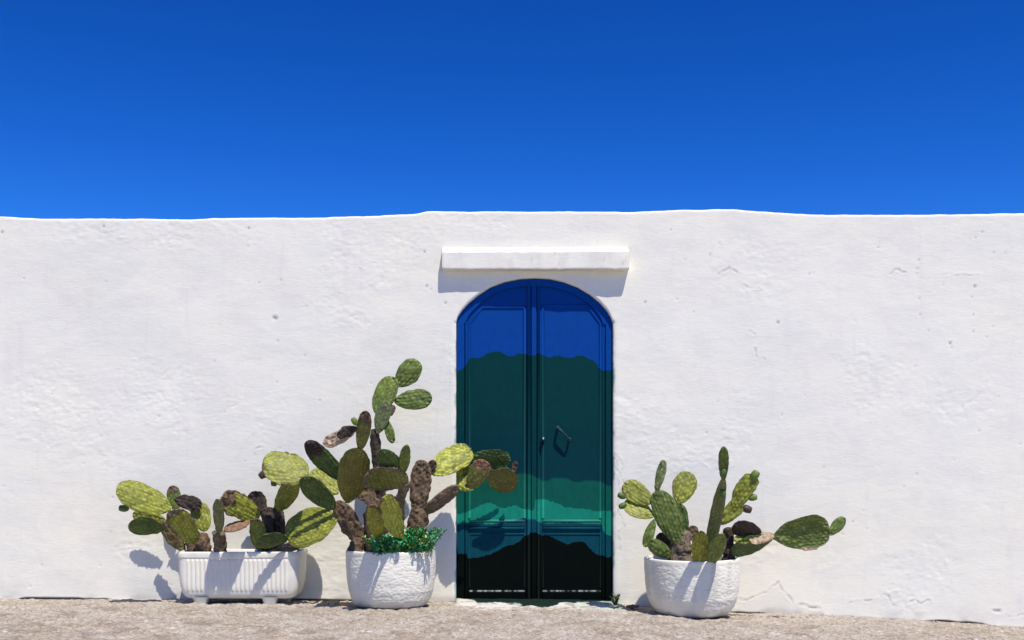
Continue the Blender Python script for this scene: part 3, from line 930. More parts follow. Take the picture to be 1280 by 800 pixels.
def rrect(hw, hd, r, t):
    e = 0.22 if True else 1
    c, s_ = np.cos(t), np.sin(t)
    # exact rounded rectangle by arc-length blocks
    pts = []
    w_, d_ = hw - r, hd - r
    per = [2 * w_, 0.5 * math.pi * r, 2 * d_, 0.5 * math.pi * r] * 2
    tot = sum(per); out = []
    for k_ in range(len(t)):
        q = tot * k_ / len(t); j = 0
        while q > per[j]: q -= per[j]; j += 1
        f = q / max(per[j], 1e-9)
        if j == 0: out.append((-w_ + 2 * w_ * f, -hd))
        elif j == 1: a = -math.pi / 2 + f * math.pi / 2; out.append((w_ + r * math.cos(a), -d_ + r * math.sin(a)))
        elif j == 2: out.append((hw, -d_ + 2 * d_ * f))
        elif j == 3: a = f * math.pi / 2; out.append((w_ + r * math.cos(a), d_ + r * math.sin(a)))
        elif j == 4: out.append((w_ - 2 * w_ * f, hd))
        elif j == 5: a = math.pi / 2 + f * math.pi / 2; out.append((-w_ + r * math.cos(a), d_ + r * math.sin(a)))
        elif j == 6: out.append((-hw, d_ - 2 * d_ * f))
        else: a = math.pi + f * math.pi / 2; out.append((-w_ + r * math.cos(a), -d_ + r * math.sin(a)))
    return np.array(out)
TV = []
for (a, b, z_) in prof:
    q = rrect(HW * a, HD * b, 0.045, ang)
    zz_ = tzb + z_ + 0.0025 * noise(q[:, 0] * 4, q[:, 1] * 4, 0, 141) * (z_ > 0.2)
    TV.append(np.stack([tcx + q[:, 0], -tcd + q[:, 1], zz_], -1))
TV = np.concatenate(TV)
fcs = [tuple(int(v) for v in f) for f in grid_faces(len(prof), nn, True)] + [tuple(reversed(range(nn)))]
me = make_mesh('trough_body', TV, fcs)
hrel = TV[:, 2] - tzb
fattr(me, 'dirt', np.clip(0.25 * sstep(0.2, 0.55, fbm(TV[:, 0] * 14, TV[:, 1] * 14, hrel * 2.5, 144, 3)) + 0.5 * sstep(0.075, 0.03, hrel + 0.03 * fbm(TV[:, 0] * 12, TV[:, 1] * 12, hrel * 9, 142, 3)) + 0.22 * sstep(0.1, 0.5, fbm(TV[:, 0] * 9, TV[:, 1] * 9, hrel * 9, 143, 4)), 0, 1))
link('trough_body', me, MAT_TROUGH, trough)
# fluting on the front: convex ribs
nrib = 23
x_a, x_b = at(232, 0, TDF)[0], at(360, 0, TDF)[0]
vs_, fs = [], []
zlo, zhi = tzb + 0.092, tzb + HT - 0.050
pitch = (x_b - x_a) / nrib
for i in range(nrib):
    if False: continue
    xm = x_a + (i + 0.5) * pitch
    hw_ = pitch * 0.40
    zs_ = [zlo - 0.006, zlo, zlo + 0.01] + list(np.linspace(zlo + 0.03, zhi - 0.015, 5)) + [zhi - 0.005, zhi, zhi + 0.003]
    for j, z_ in enumerate(zs_):
        k_ = 0.15 if j in (0, len(zs_) - 1) else (0.7 if j in (1, len(zs_) - 2) else 1.0)
        hr = z_ - tzb
        sd_ = np.interp(hr, [p_[2] for p_ in prof[:9]], [p_[1] for p_ in prof[:9]]) * HD
        for a_ in np.linspace(0, math.pi, 7):
            vs_.append((xm - hw_ * math.cos(a_) * (0.75 + 0.25 * k_), -tcd - sd_ + 0.002 - 0.0068 * k_ * math.sin(a_), z_))
    o_ = i * len(zs_) * 7
    for r_ in range(len(zs_) - 1):
        for c_ in range(6):
            fs.append((o_ + r_ * 7 + c_, o_ + r_ * 7 + c_ + 1, o_ + (r_ + 1) * 7 + c_ + 1, o_ + (r_ + 1) * 7 + c_))
me = make_mesh('fluting', vs_, fs); fattr(me, 'dirt', np.full(len(vs_), 0.05))
tag(link('fluting', me, MAT_TROUGH, trough), kind='stuff')
# feet
for (fx, fd) in ((252.0, TDF - 0.045), (338.0, TDF - 0.045), (250.0, TDB + 0.05), (356.0, TDB + 0.05)):
    q = at(fx, 740, fd)
    gz = float(ground_z(q[0], fd)) - 0.008
    vs_ = []
    for (hw_, hd_, z_) in ((0.034, 0.032, gz), (0.036, 0.034, gz + 0.012), (0.046, 0.040, tzb + 0.045), (0.052, 0.044, tzb + 0.055)):
        e_ = rrect(hw_, hd_, 0.012, np.zeros(24))
        vs_ += [(q[0] + a, -fd + b, z_) for a, b in e_]
    fcs = [tuple(int(v) for v in f) for f in grid_faces(4, 24, True)] + [tuple(reversed(range(24)))]
    me = make_mesh('foot', vs_, fcs); fattr(me, 'dirt', np.linspace(0.6, 0.1, len(vs_)))
    link('foot', me, MAT_TROUGH, trough)
# soil in the trough
nx_, ny_ = 90, 30
SX, SY = np.meshgrid(np.linspace(-HW * 0.945, HW * 0.945, nx_), np.linspace(-HD * 0.85, HD * 0.85, ny_))
SZ = tzb + HT - 0.035 + 0.016 * fbm(SX * 11, SY * 11, 0, 151, 3)
me = make_mesh('soil', np.stack([tcx + SX, -tcd + SY, SZ], -1).reshape(-1, 3), grid_faces(ny_, nx_))
link('soil', me, MAT_SOIL, trough)

# ------------------------------------------------------------------ prickly pears
GREENS = {
    'Y': (0.265, 0.285, 0.036), 'y': (0.37, 0.385, 0.05), 'G': (0.140, 0.195, 0.036), 'D': (0.065, 0.118, 0.024),
    'O': (0.155, 0.160, 0.032), 'L': (0.17, 0.20, 0.075), 'B': (0.16, 0.115, 0.072), 'K': (0.060, 0.042, 0.032), 'P': (0.40, 0.31, 0.22)}
CORK = {'b': (0.105, 0.070, 0.042), 'k': (0.040, 0.028, 0.022), 'p': (0.36, 0.27, 0.18), 'r': (0.20, 0.115, 0.065), 'g': (0.135, 0.105, 0.072)}
SEED = [1000]

def pad(parent, base, tip, width, d0, d1, kind='G', yaw=0, pitch=0, thick=0.024, cork='b', cbase=0.0, ctip=0.0, cedge=0.0,
        call=0.0, bend=0.0, cup=0.0, shape=(0.62, 0.45), rag=0.0, wrinkle=1.0, name='pad', neck=0.16):
    """one flattened cactus joint running from photograph pixel base to tip, d0 and d1 metres in front of the wall"""
    SEED[0] += 37; sd = SEED[0]
    B = at(base[0], base[1], d0); T = at(tip[0], tip[1], d1)
    ax = T - B; L = np.linalg.norm(ax); u = ax / L
    yw, pt = math.radians(yaw), math.radians(pitch)
    n = np.array([math.sin(yw) * math.cos(pt), -math.cos(yw) * math.cos(pt), math.sin(pt)])
    n = n - u * n.dot(u); n /= np.linalg.norm(n)
    v = np.cross(n, u); v /= np.linalg.norm(v)
    # real width from the apparent one
    iu = np.array([u[0], u[2]]); iu /= (np.linalg.norm(iu) + 1e-9)
    perp = np.array([-iu[1], iu[0]])
    app = abs(v[0] * perp[0] + v[2] * perp[1])
    W = width * SC(0.5 * (d0 + d1)) / max(app, 0.42)
    nt = int(np.clip(L / 0.0058, 24, 66)); M = int(np.clip(2.6 * W / 0.0052, 32, 116))
    t = 0.5 - 0.5 * np.cos(np.pi * np.linspace(0.0, 1.0, nt) ** 0.92); t[0] = 0.0; t[-1] = 1.0
    a_, b_ = shape
    tm = a_ / (a_ + b_)
    w = (np.maximum(t, 1e-6) ** a_) * (np.maximum(1 - t, 0) ** b_) / (tm ** a_ * (1 - tm) ** b_)
    w = np.maximum(w, neck * (1 - t) ** 3 * (t < 0.5)) ; w[-1] = 0.0
    lop = 0.10 * noise(np.array(sd * 0.37), np.array(2.2), 0, sd)
    phi = np.linspace(0, 2 * np.pi, M, endpoint=False)
    Tm, PH = np.meshgrid(t, phi, indexing='ij')
    Wm = np.broadcast_to((w * W * 0.5)[:, None], Tm.shape)
    edge_n = 1 + 0.022 * noise(Tm * 26, np.cos(PH) * 5, 0.1, sd + 16) + 0.055 * noise(Tm * 4, np.cos(PH) * 1.2, 0.3, sd + 1) + 0.035 * noise(Tm * 11, np.cos(PH) * 2, 0.8, sd + 2)
    if rag: edge_n += rag * fbm(Tm * 7, np.cos(PH) * 3 + 9, np.sin(PH), sd + 3, 3) * sstep(0.1, 0.4, Tm)
    sN = np.sign(np.cos(PH)) * np.abs(np.cos(PH)) ** 0.85
    sv = sN * Wm * edge_n
    hv = np.sign(np.sin(PH)) * np.abs(np.sin(PH)) ** 0.80 * (0.5 * thick) * (0.30 + 0.70 * (np.clip(w, 0, 1) ** 0.55)[:, None]) * (1 - 0.35 * Tm)
    hv[-1] = 0; sv[-1] = 0; hv[0] *= 0.3; sv[0] *= 0.3
    uu = Tm * L + lop * sv * 0.5
    # tubercles: short ridges along the joint on a staggered, wavy lattice, an areole on each
    wu = uu + 0.010 * fbm(uu * 11, sv * 11, 3.0 + np.sign(np.sin(PH)), sd + 14, 2)
    wv = sv + 0.012 * fbm(uu * 9, sv * 13, 8.0 + np.sign(np.sin(PH)), sd + 15, 2)
    au, av = 0.031, 0.0205
    fu, fv = wu / au, wv / av
    col_ = np.round(fv); off = 0.5 * (col_ % 2)
    rw = np.round(fu - off) + off
    du, dv = (fu - rw) * au, (fv - col_) * av
    jit_ = _hash(rw.astype(np.int64) * 2 + 900, col_.astype(np.int64) + 900, np.zeros(rw.shape, np.int64) + (np.sin(PH) > 0), sd)
    du = du + 0.0045 * jit_; dv = dv + 0.0022 * np.roll(jit_, 1, 0)
    tub = (0.85 + 0.35 * jit_) * np.exp(-((du / 0.0095) ** 2 + (dv / 0.0064) ** 2))
    rr = np.hypot(du - 0.004, dv)
    face = np.abs(np.sin(PH)) ** 0.5
    sgn = np.sign(np.sin(PH))
    amp = 0.0075 * wrinkle
    hv = hv + sgn * face * (amp * (tub - 0.35) + 0.0060 * wrinkle * fbm(uu * 30, sv * 48, sgn * 3, sd + 4, 3))
    ck = np.zeros_like(Tm)
    nz = 0.5 * fbm(uu * 18, sv * 18, 0.0, sd + 5, 3)
    if cbase: ck = np.maximum(ck, sstep(0.06, -0.06, Tm - cbase + 0.35 * nz))
    if ctip: ck = np.maximum(ck, sstep(-0.05, 0.05, Tm - (1 - ctip) + 0.4 * nz))
    if cedge: ck = np.maximum(ck, sstep(-0.05, 0.08, np.maximum(np.abs(sN), 2 * Tm - 1) - (1 - cedge) + 0.45 * nz))
    ck = np.maximum(ck, 0.5 * sstep(0.50, 0.58, fbm(uu * 26, sv * 26, 7.0, sd + 6, 3)))      # odd scars
    if call: ck = np.maximum(ck, np.clip(call * (0.85 + 0.8 * nz), 0, 1))
    hv = hv + sgn * face * ck * 0.013 * fbm(uu * 45, sv * 45, sgn * 2, sd + 7, 3)
    sv = sv * (1 + 0.16 * ck * fbm(uu * 38, np.cos(PH) * 2, np.sin(PH) * 2, sd + 12, 3))
    ck[0] = np.maximum(ck[0], 0.5)
    # bend, cup and slight twist
    hv = hv + bend * L * (4 * (Tm - 0.5) ** 2 - 1) * 0.25 + cup * (sv / (0.5 * W + 1e-9)) ** 2 * W * sstep(0, 0.4, Tm)
    hv = hv + 0.05 * W * noise(Tm * 1.7, sN * 0.9, 0.0, sd + 8) * sstep(0, 0.35, Tm)
    P = B + uu[..., None] * u + sv[..., None] * v + hv[..., None] * n
    P = P.reshape(-1, 3)
    me = make_mesh(name, P, grid_faces(nt, M, True))
    base_c = np.array(GREENS[kind])
    jit = 1 + 0.12 * _hash(np.array([sd]), np.array([1]), np.array([2]), 5)[0]
    rgb = np.broadcast_to(base_c * jit, (P.shape[0], 3)).copy()
    f1 = fbm(uu * 9, sv * 9, sgn, sd + 9, 3).ravel()[:, None]
    rgb = rgb * (1 + 0.16 * f1) + np.clip(f1, 0, 1) * np.array([0.03, 0.02, 0.0])
    wp = 0.35 * fbm(uu * 14, sv * 14, sgn + 4, sd + 13, 2)
    rid = 1 - 2.2 * np.abs(fbm(uu * 20 + wp, sv * 42 + 2 * wp + 6 * np.abs(sv), sgn, sd + 10, 2))
    fib = (sstep(0.25, 0.95, rid) - 0.25).ravel()[:, None]
    fn = fbm(uu * 60, sv * 60, sgn, sd + 11, 2).ravel()[:, None]
    rgb = rgb * np.clip(1 - 0.38 * fib * wrinkle + 0.14 * fn, 0.45, 1.5)
    tb = (tub * face).ravel()[:, None]
    rgb = rgb * (0.66 + 0.86 * tb)  # crest highlights and valley shade put into the skin colour
    dot = np.exp(-(rr / 0.0036) ** 2).ravel()[:, None]
    dk = 0.55 if kind in 'GDL' else 0.35
    rgb = rgb * (1 - dk * dot) + dk * dot * np.array([0.055, 0.05, 0.03])
    cattr(me, 'tint', np.clip(rgb, 0.003, 0.9))
    cattr(me, 'corktint', np.broadcast_to(np.array(CORK[cork]), (P.shape[0], 3)))
    fattr(me, 'cork', np.clip(ck, 0, 1))
    return link(name, me, MAT_CACTUS, parent)

def stem(parent, pts, radii, cork='b', name='trunk', lump=0.18):
    """woody trunk through (px, py, d) with radii in pixels"""
    SEED[0] += 41; sd = SEED[0]
    P = np.array([at(*p_) for p_ in pts]); rad = np.array([r * SC(p_[2]) for r, p_ in zip(radii, pts)])
    k = max(14, int(np.sum(np.linalg.norm(np.diff(P, axis=0), axis=1)) / 0.008))
    s_ = np.linspace(0, len(pts) - 1, k)
    C = np.stack([np.interp(s_, range(len(pts)), P[:, j]) for j in range(3)], -1); r_ = np.interp(s_, range(len(pts)), rad)
    end = np.minimum(1, np.linspace(0, 1, k)[::-1] / 0.06); r_ = r_ * (0.45 + 0.55 * np.sqrt(end))
    vs_, fs = tube(C, r_, 22)
    Vv = np.array(vs_); cen = np.repeat(C, 22, 0); dirv = Vv - cen
    nz = fbm(Vv[:, 0] * 26, Vv[:, 1] * 26, Vv[:, 2] * 20, sd, 4)[:, None]
    nz2 = fbm(Vv[:, 0] * 70, Vv[:, 1] * 70, Vv[:, 2] * 45, sd + 2, 2)[:, None]
    Vv = cen + dirv * (1 + 2.2 * lump * nz + lump * nz2)
    me = make_mesh(name, Vv, fs)
    cattr(me, 'tint', np.broadcast_to(np.array(GREENS['B']), Vv.shape)); cattr(me, 'corktint', np.broadcast_to(np.array(CORK[cork]), Vv.shape))
    fattr(me, 'cork', np.clip(0.92 + 0.3 * nz, 0, 1))
    return link(name, me, MAT_CACTUS, parent)

def fruit(parent, px, py, d, r, kind='D', ang=90, el=1.35):
    """young fruit or bud: a small barrel with a flat crown"""
    SEED[0] += 43
    c = at(px, py, d); R = r * SC(d)
    a = math.radians(ang); u = Vector((math.cos(a), -0.15, math.sin(a))).normalized()
    prof = [(-1.0, 0.25), (-0.8, 0.62), (-0.35, 0.95), (0.2, 1.0), (0.7, 0.85), (0.95, 0.72), (1.0, 0.5), (0.9, 0.25)]
    vs_, fs = tube([Vector(map(float, c)) + u * (q * R * el) for q, _ in prof], [R * k_ for _, k_ in prof], 14)
    me = make_mesh('fruit', vs_, fs)
    f = fbm(np.array(vs_)[:, 0] * 90, np.array(vs_)[:, 1] * 90, np.array(vs_)[:, 2] * 90, SEED[0], 2)[:, None]
    cattr(me, 'tint', np.clip(np.array(GREENS[kind]) * (1 + 0.6 * f), 0, 1)); cattr(me, 'corktint', np.broadcast_to(np.array(CORK['b']), (len(vs_), 3)))
    fattr(me, 'cork', np.zeros(len(vs_)))
    return link('fruit', me, MAT_CACTUS, parent)

GROUP = 'prickly pears growing in the white planters'
def cactus(px, py, d, label):
    return thing('prickly_pear', at(px, py, d), label, 'cactus', GROUP)

# --- trough, left clump
t = cactus(246, 690, 0.20, 'low prickly pear at left end of the long trough, pads reaching left')
stem(t, [(247, 694, .19), (245, 682, .19), (238, 668, .19)], [13, 12, 9])
stem(t, [(254, 694, .22), (252, 682, .22), (250, 666, .21)], [11, 11, 9], 'b')
P_ = pad(t, (231, 690), (202, 652), 20, .18, .17, 'O', pitch=-32, call=.75, thick=.045)
P_ = pad(t, (208, 652), (166, 643), 20, .13, .12, 'Y', pitch=-4)
P_ = pad(t, (214, 636), (146, 609), 34, .36, .52, 'Y', pitch=28, cup=-.05)
P_ = pad(t, (205, 662), (161, 655), 25, .33, .46, 'D', pitch=-30)
fruit(P_, 155, 635.5, .49, 4.5, 'D', 175)
P_ = pad(t, (221, 640), (215, 607), 18, .14, .12, 'G', ctip=.22, cork='b')
P_ = pad(t, (218, 624), (252, 632), 19, .19, .21, 'K', pitch=10, call=1, cork='k', rag=.3, bend=.3)
P_ = pad(t, (244, 679), (216, 637), 30, .29, .46, 'Y', pitch=8, cedge=.16, ctip=.14, cork='g', shape=(.45, .32))
P_ = pad(t, (257, 664), (246, 629), 25, .19, .16, 'Y', pitch=12, shape=(.5, .35))
stem(t, [(275, 694, .26), (275, 680, .29), (273, 663, .35)], [8, 8.5, 7], 'g')
P_ = pad(t, (273, 667), (274, 624), 17, .36, .62, 'L', yaw=-18, pitch=-8)
# --- trough, right clump
t = cactus(336, 690, 0.19, 'prickly pear with blackened stems at right end of the long trough')
stem(t, [(333, 694, .19), (336, 668, .19), (335, 650, .18), (334, 634, .17)], [9, 8, 9, 8], 'k')
stem(t, [(345, 694, .16), (350, 668, .16), (350, 650, .16), (346, 632, .17)], [7, 7, 7, 6], 'k')
P_ = pad(t, (324, 646), (277, 621), 29, .30, .58, 'Y', pitch=16, cedge=.10, ctip=.22, cork='b', shape=(.5, .35))
P_ = pad(t, (312, 651), (281, 664), 14, .38, .54, 'B', pitch=42, call=.85, cork='r')
P_ = pad(t, (331, 642), (313, 616), 23, .17, .15, 'K', call=1, cork='k', rag=.35, bend=.4)
P_ = pad(t, (324, 688), (321, 648), 21, .28, .44, 'G', pitch=-6, cedge=.12)
P_ = pad(t, (360, 674), (320, 677), 19, .36, .50, 'D', pitch=-38)
P_ = pad(t, (377, 684), (336, 690), 8, .25, .26, 'B', pitch=62, call=1, cork='r', rag=.4, thick=.012)
P_ = pad(t, (345, 686), (374, 679), 7, .23, .24, 'B', pitch=50, call=1, cork='p', rag=.5, thick=.010)
P_ = pad(t, (344, 638), (372, 599), 27, .18, .40, 'Y', yaw=-10, pitch=0)
P_ = pad(t, (386, 590), (328, 579), 38, .42, .50, 'Y', pitch=38, cedge=.06, shape=(.42, .40), cup=-.04)
fruit(P_, 330, 592.5, .50, 5, 'K', 215)
fruit(P_, 343, 602, .49, 4.3, 'D', 260)

# --- left pot: stem leaning left
t = cactus(455, 684, CD1, 'prickly pear leaning left on a thick brown stem in left round pot')
P_ = pad(t, (457, 688), (421, 626), 26, .36, .40, 'B', pitch=-12, call=.95, thick=.055, cork='b', name='trunk')
stem(t, [(444, 692, .40), (446, 682, .40), (449, 672, .39)], [10, 9, 6], 'b')
stem(t, [(462, 692, .38), (462, 670, .38), (458, 640, .37)], [6, 5.5, 5], 'k')
P_ = pad(t, (422, 647), (357, 667), 45, .39, .34, 'Y', pitch=30, cup=-.05, shape=(.6, .42))
P_ = pad(t, (422, 617), (390, 588), 31, .34, .28, 'Y', pitch=28)
P_ = pad(t, (419, 637), (377, 597), 28, .40, .54, 'D', pitch=-20)
P_ = pad(t, (431, 602), (383, 552), 26, .42, .58, 'D', pitch=-14, ctip=.30, cork='k')
P_ = pad(t, (434, 628), (448, 560), 38, .46, .90, 'O', pitch=-36, wrinkle=.6)
P_ = pad(t, (450, 563), (458, 514), 19, .88, 1.0, 'O', pitch=-20, yaw=-15, ctip=.28, wrinkle=.6)
fruit(P_, 443.5, 527, .96, 4, 'G', 120)
P_ = pad(t, (447, 534), (404, 555), 17, .93, .84, 'P', pitch=12, call=.9, cork='p', rag=.45, thick=.02, bend=.2)
P_ = pad(t, (446, 534), (421, 545), 12, .945, .89, 'K', pitch=20, call=1, cork='k', rag=.5, thick=.02)
# --- left pot: tall centre
t = cactus(480, 686, CD1, 'tallest prickly pear in the left round pot, topped by two small green pads')
stem(t, [(478, 692, .35), (477, 650, .33), (475, 612, .32), (474, 589, .32), (470, 560, .32), (468, 536, .33)], [9, 8, 7, 6.5, 6, 6], 'k', lump=.22)
P_ = pad(t, (472, 542), (484, 501), 20, .36, .39, 'L', pitch=-25, yaw=-25, wrinkle=.6)
P_ = pad(t, (471, 518), (491, 471), 29, .32, .29, 'G', yaw=-22, pitch=8, shape=(.5, .36))
P_ = pad(t, (484, 521), (493, 507), 10, .33, .33, 'B', call=1, rag=.4)
P_ = pad(t, (496, 483), (523, 451), 28, .30, .31, 'G', yaw=8, pitch=2)
P_ = pad(t, (493, 502), (540, 497), 26, .31, .33, 'G', pitch=8, yaw=8)
P_ = pad(t, (482, 523), (491, 554), 12, .36, .37, 'G', pitch=-8)
stem(t, [(500, 692, .42), (499, 650, .50), (500, 625, .64), (508, 602, .78)], [7, 6, 6, 7], 'g')
P_ = pad(t, (502, 592), (474, 564), 25, .80, .98, 'D', pitch=-10)
P_ = pad(t, (503, 594), (508, 556), 14, .80, .98, 'G', pitch=-6, yaw=10)
P_ = pad(t, (510, 602), (456, 595), 32, .78, .92, 'O', pitch=-28, cedge=.16, cork='g', shape=(.5, .36), wrinkle=.7)
P_ = pad(t, (480, 633), (447, 617), 14, .43, .46, 'B', call=1, pitch=10, rag=.3)
P_ = pad(t, (470, 622), (451, 606), 13, .41, .43, 'B', call=1, rag=.3)
P_ = pad(t, (472, 672), (467, 631), 25, .62, .92, 'Y', pitch=-12, cedge=.14, shape=(.45, .33))
P_ = pad(t, (502, 672), (480, 621), 24, .62, .95, 'y', yaw=25, pitch=10, cedge=.06, wrinkle=.6)
# --- left pot: right-hand stem
t = cactus(521, 680, CD1, 'prickly pear with corky upright stem, its pads reaching across the door')
stem(t, [(521, 694, .37), (521, 664, .37), (523, 648, .37), (522, 634, .38)], [13, 12.5, 12, 9], 'b', lump=.14)
P_ = pad(t, (522, 642), (528, 575), 26, .38, .38, 'B', call=1, thick=.06, cork='b', shape=(.4, .33), neck=.4, wrinkle=1.6, name='trunk')
P_ = pad(t, (532, 592), (544, 576), 12, .37, .36, 'K', call=1, cork='k', rag=.3)
P_ = pad(t, (528, 643), (573, 608), 17, .38, .43, 'B', pitch=-45, call=.55, thick=.04, cork='b', shape=(.5, .4))
P_ = pad(t, (538, 592), (587, 560), 35, .35, .22, 'y', pitch=34, yaw=6, shape=(.55, .36), wrinkle=1.5)
P_ = pad(t, (583, 580), (584, 614), 27, .20, .29, 'y', pitch=60, shape=(.4, .35), wrinkle=1.5, cup=-.06)
P_ = pad(t, (587, 573), (638, 576), 28, .19, .10, 'D', pitch=-26, cup=.10)
P_ = pad(t, (587, 610), (607, 576), 25, .28, .33, 'O', pitch=-36, ctip=.28, cork='r', wrinkle=.6, shape=(.5, .34))
P_ = pad(t, (609, 596), (647, 604), 34, .16, .12, 'O', pitch=-36, wrinkle=.6, cedge=.05)
P_ = pad(t, (641, 592), (645, 576), 7, .13, .12, 'K', call=1, cork='k', rag=.5, thick=.012)

# --- right pot
t = cactus(865, 695, CD2, 'prickly pear in the pot right of the door, one pad stretching far right')
stem(t, [(850, 706, .42), (850, 690, .42), (852, 678, .43), (858, 663, .43)], [15, 14.5, 12, 8], 'g', lump=.16)
stem(t, [(911, 704, .40), (911, 680, .40), (912, 659, .40)], [8, 7, 6], 'k', lump=.22)
stem(t, [(880, 706, .38), (884, 690, .38), (888, 676, .40)], [9, 9, 7], 'k')
P_ = pad(t, (842, 694), (823, 667), 18, .38, .38, 'K', call=.8, cork='k', pitch=-30)
P_ = pad(t, (864, 676), (868, 657), 14, .40, .40, 'B', call=1, rag=.3)
P_ = pad(t, (857, 668), (847, 629), 18, .40, .43, 'D', pitch=-34, yaw=20)
P_ = pad(t, (817, 646), (780, 628), 22, .45, .42, 'Y', pitch=38)
P_ = pad(t, (815, 629), (779, 605), 28, .44, .42, 'Y', pitch=12, yaw=-10)
fruit(P_, 777.5, 620, .43, 4, 'D', 160)
fruit(P_, 779, 632, .43, 4, 'D', 200)
P_ = pad(t, (850, 681), (821, 613), 33, .47, .46, 'G', pitch=4, yaw=-12)
P_ = pad(t, (820.5, 616), (829.5, 575), 10, .46, .45, 'L', yaw=-50)
P_ = pad(t, (847, 630), (862, 590), 29, .42, .38, 'Y', pitch=16)
P_ = pad(t, (818, 649), (806, 684), 11, .46, .47, 'G', yaw=-40)
P_ = pad(t, (838, 696), (811, 676), 19, .46, .50, 'G', pitch=-8)
P_ = pad(t, (874, 708), (876, 664), 22, .63, .82, 'Y', pitch=-4, shape=(.45, .45))
P_ = pad(t, (888, 708), (902, 667), 21, .63, .92, 'G', pitch=4)
P_ = pad(t, (886, 690), (905, 596), 16, .52, .96, 'L', yaw=-14, pitch=-22, shape=(.45, .5), wrinkle=.6)
P_ = pad(t, (904, 602), (905, 558), 12, .94, 1.04, 'G', yaw=-25, pitch=-5)
fruit(P_, 903.5, 591, .985, 4, 'D', 70)
fruit(P_, 903.5, 617, .89, 4.2, 'D', 100)
P_ = pad(t, (899, 655), (927, 627), 20, .67, .71, 'Y', pitch=8, shape=(.5, .32))
P_ = pad(t, (917, 634), (942, 594), 24, .70, .75, 'Y', pitch=14, shape=(.5, .30), rag=.18)
fruit(P_, 943.5, 594, .75, 5.5, 'G', 60, 1.1)
fruit(P_, 940.5, 622, .72, 4.3, 'G', 10)
fruit(P_, 933, 636, .70, 5, 'K', 340)
P_ = pad(t, (951, 669), (917, 656), 23, .44, .49, 'K', pitch=-38, call=.4, cork='k')
P_ = pad(t, (967, 672), (913, 689), 24, .41, .45, 'D', pitch=-40)
P_ = pad(t, (968, 669), (936, 675), 15, .46, .47, 'P', pitch=38, call=.7, cork='p', rag=.25)
P_ = pad(t, (936, 678), (917, 673), 9, .46, .47, 'Y', pitch=30)
P_ = pad(t, (966, 672), (1037, 660), 44, .46, .50, 'G', pitch=-10, cup=.14, cedge=.05, cork='p', shape=(.7, .42))
P_ = pad(t, (1036, 669), (1056, 647), 15, .50, .50, 'G', pitch=5, yaw=10)

# ------------------------------------------------------------------ small plants and litter
def leaf_material(name, c0, c1):
    m = NT(name, 0.65, 0.12)
    c = m.attr('tint', 'Color')
    m.color(c)
    return m.m
MAT_LEAF = leaf_material('small_leaves', None, None)

def sprigs(parent, px0, px1, d0, d1, zfun, height, nst, nleaf, cols, seed, leafl=0.016, lean=0.4):
    r = random.Random(seed)
    lv, lf, lc, sv, sf = [], [], [], [], []
    for i in range(nst):
        f = r.random(); d = r.uniform(d0, d1)
        b = at(px0 + (px1 - px0) * f, 690, d); b[2] = zfun(b[0], d)
        hgt = height * r.uniform(0.55, 1.0)
        dirx = r.uniform(-lean, lean) + 0.35 * (f - 0.5); diry = r.uniform(-lean, lean) - 0.1
        pts = []
        for k in range(6):
            q = k / 5
            pts.append((b[0] + dirx * hgt * q ** 1.4, b[1] + diry * hgt * q ** 1.4, b[2] + hgt * q * (1 - 0.18 * q * (abs(dirx) + abs(diry)))))
        v_, f_ = tube(pts, [0.0016] * 6, 5); o = len(sv); sv += v_; sf += [tuple(o + a for a in g_) for g_ in f_]
        for k in range(nleaf):
            q = r.uniform(0.15, 1.0)
            j = min(4, int(q * 5)); w_ = q * 5 - j
            p0 = Vector(pts[j]).lerp(Vector(pts[j + 1]), w_)
            az = r.uniform(0, 6.283); el = r.uniform(-0.2, 1.0)
            dv = Vector((math.cos(az) * math.cos(el), math.sin(az) * math.cos(el), math.sin(el)))
            sd_ = dv.cross(Vector((r.uniform(-.4, .4), r.uniform(-.4, .4), 1))).normalized()
            ll = leafl * r.uniform(0.6, 1.3); ww = ll * 0.26
            up = sd_.cross(dv) * 0.12 * ll
            o = len(lv)
            lv += [tuple(p0), tuple(p0 + dv * ll * 0.45 + sd_ * ww + up), tuple(p0 + dv * ll), tuple(p0 + dv * ll * 0.45 - sd_ * ww + up)]
            lf.append((o, o + 1, o + 2)); lf.append((o, o + 2, o + 3))
            c = cols[r.randrange(len(cols))]; e = r.uniform(0.7, 1.3)
            lc += [tuple(x * e for x in c)] * 4
    me = make_mesh('foliage', lv, lf, False); cattr(me, 'tint', lc)
    tag(link('foliage', me, MAT_LEAF, parent), kind='stuff')
    me = make_mesh('stems', sv, sf); cattr(me, 'tint', [(0.05, 0.09, 0.04)] * len(sv))
    tag(link('stems', me, MAT_LEAF, parent), kind='stuff')

g = thing('leafy_herb', (c1 + 0.06, -0.5, zb1 + 0.9 * H1), 'bushy bright green sprigs spilling over front of the left round pot', 'plant')
GC = [(0.02, 0.38, 0.14), (0.05, 0.34, 0.08), (0.02, 0.28, 0.15), (0.08, 0.44, 0.10), (0.42, 0.48, 0.09), (0.02, 0.20, 0.07), (0.03, 0.36, 0.15), (0.28, 0.22, 0.09), (0.06, 0.16, 0.05)]
zs_ = zb1 + 0.90 * H1
sprigs(g, 467, 500, 0.54, 0.655, lambda x, d: zs_, 0.15, 46, 44, GC, 5, 0.023, 0.6)
sprigs(g, 488, 528, 0.46, 0.60, lambda x, d: zs_, 0.205, 46, 48, GC, 6, 0.023, 0.5)
sprigs(g, 512, 541, 0.36, 0.54, lambda x, d: zs_, 0.20, 44, 48, GC, 8, 0.023, 0.5)

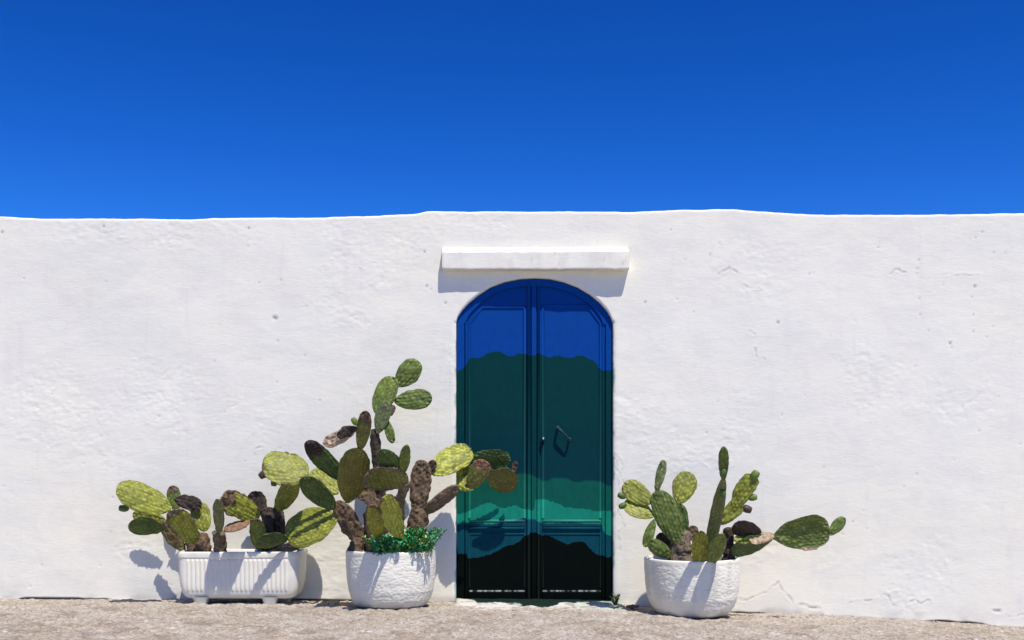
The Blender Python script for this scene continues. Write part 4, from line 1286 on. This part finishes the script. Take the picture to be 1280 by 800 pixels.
w = thing('weed', at(769, 752, 0.03), 'tiny weed sprouting at the foot of the right door jamb', 'weed')
sprigs(w, 767, 771.5, 0.012, 0.05, lambda x, d: float(ground_z(x, d)), 0.085, 14, 16, [(0.05, 0.12, 0.02), (0.12, 0.13, 0.03), (0.14, 0.10, 0.04)], 9, 0.014, 0.3)

def litter(px, py, d, w_px, label, cork, seed_tilt):
    p_ = at(px, py, d); gz = float(ground_z(p_[0], d))
    e = thing('dry_pad', (p_[0], p_[1], gz), label, 'dry leaf')
    half = 0.5 * w_px
    # lay it along the street: convert its ends to pixels at street height
    def pyg(x_px, dd):
        x_ = (x_px - 640) * SC(dd); return HORIZON + (CAM_H - (float(ground_z(x_, dd)) + 0.012)) / SC(dd)
    pad(e, (px - half, pyg(px - half, d)), (px + half, pyg(px + half, d + seed_tilt)), 7, d, d + seed_tilt, 'P', pitch=72, call=.9, cork=cork, rag=.45, thick=.012, bend=.25, wrinkle=.6)
    return e
litter(411, 758, 0.20, 26, 'pale dried cactus scrap on street between trough and left round pot', 'p', 0.05)
litter(790, 760, 0.20, 14, 'small dark dried scrap on street at left foot of right pot', 'k', 0.06)

# loose grit gathered along the wall foot and over the street
r_ = random.Random(31)
gv, gf = [], []
for i in range(260):
    x_ = r_.uniform(-3.4, 3.4); d_ = abs(r_.gauss(0.0, 0.10)) + 0.01 if i < 150 else r_.uniform(0.05, 1.5)
    if abs(x_ - xc) < 0.5 and d_ < 0.3: continue
    z_ = float(ground_z(x_, d_)); q = r_.uniform(0.003, 0.009) * (1.0 if i < 150 else 0.8)
    o = len(gv)
    for (a, b, c) in ((1, 0, 0), (0, 1, 0), (-1, 0, 0), (0, -1, 0), (0, 0, 0.8), (0, 0, -0.8)):
        gv.append((x_ + q * (a * r_.uniform(.7, 1.5) + r_.uniform(-.3, .3)), -d_ + q * (b * r_.uniform(.7, 1.4) + r_.uniform(-.3, .3)), z_ + q * 0.5 + q * (c * r_.uniform(.6, 1.1))))
    for f in ((0, 1, 4), (1, 2, 4), (2, 3, 4), (3, 0, 4), (1, 0, 5), (2, 1, 5), (3, 2, 5), (0, 3, 5)):
        gf.append(tuple(o + k for k in f))
me = make_mesh('grit', gv, gf, False)
fattr(me, 'white', np.repeat([r_.uniform(0, 0.7) for _ in range(len(gv) // 6)], 6)); fattr(me, 'mint', np.zeros(len(gv))); fattr(me, 'black', np.zeros(len(gv)))
tag(link('grit', me, MAT_GROUND), 'loose grit scattered on the street along the wall foot', 'grit', kind='stuff')
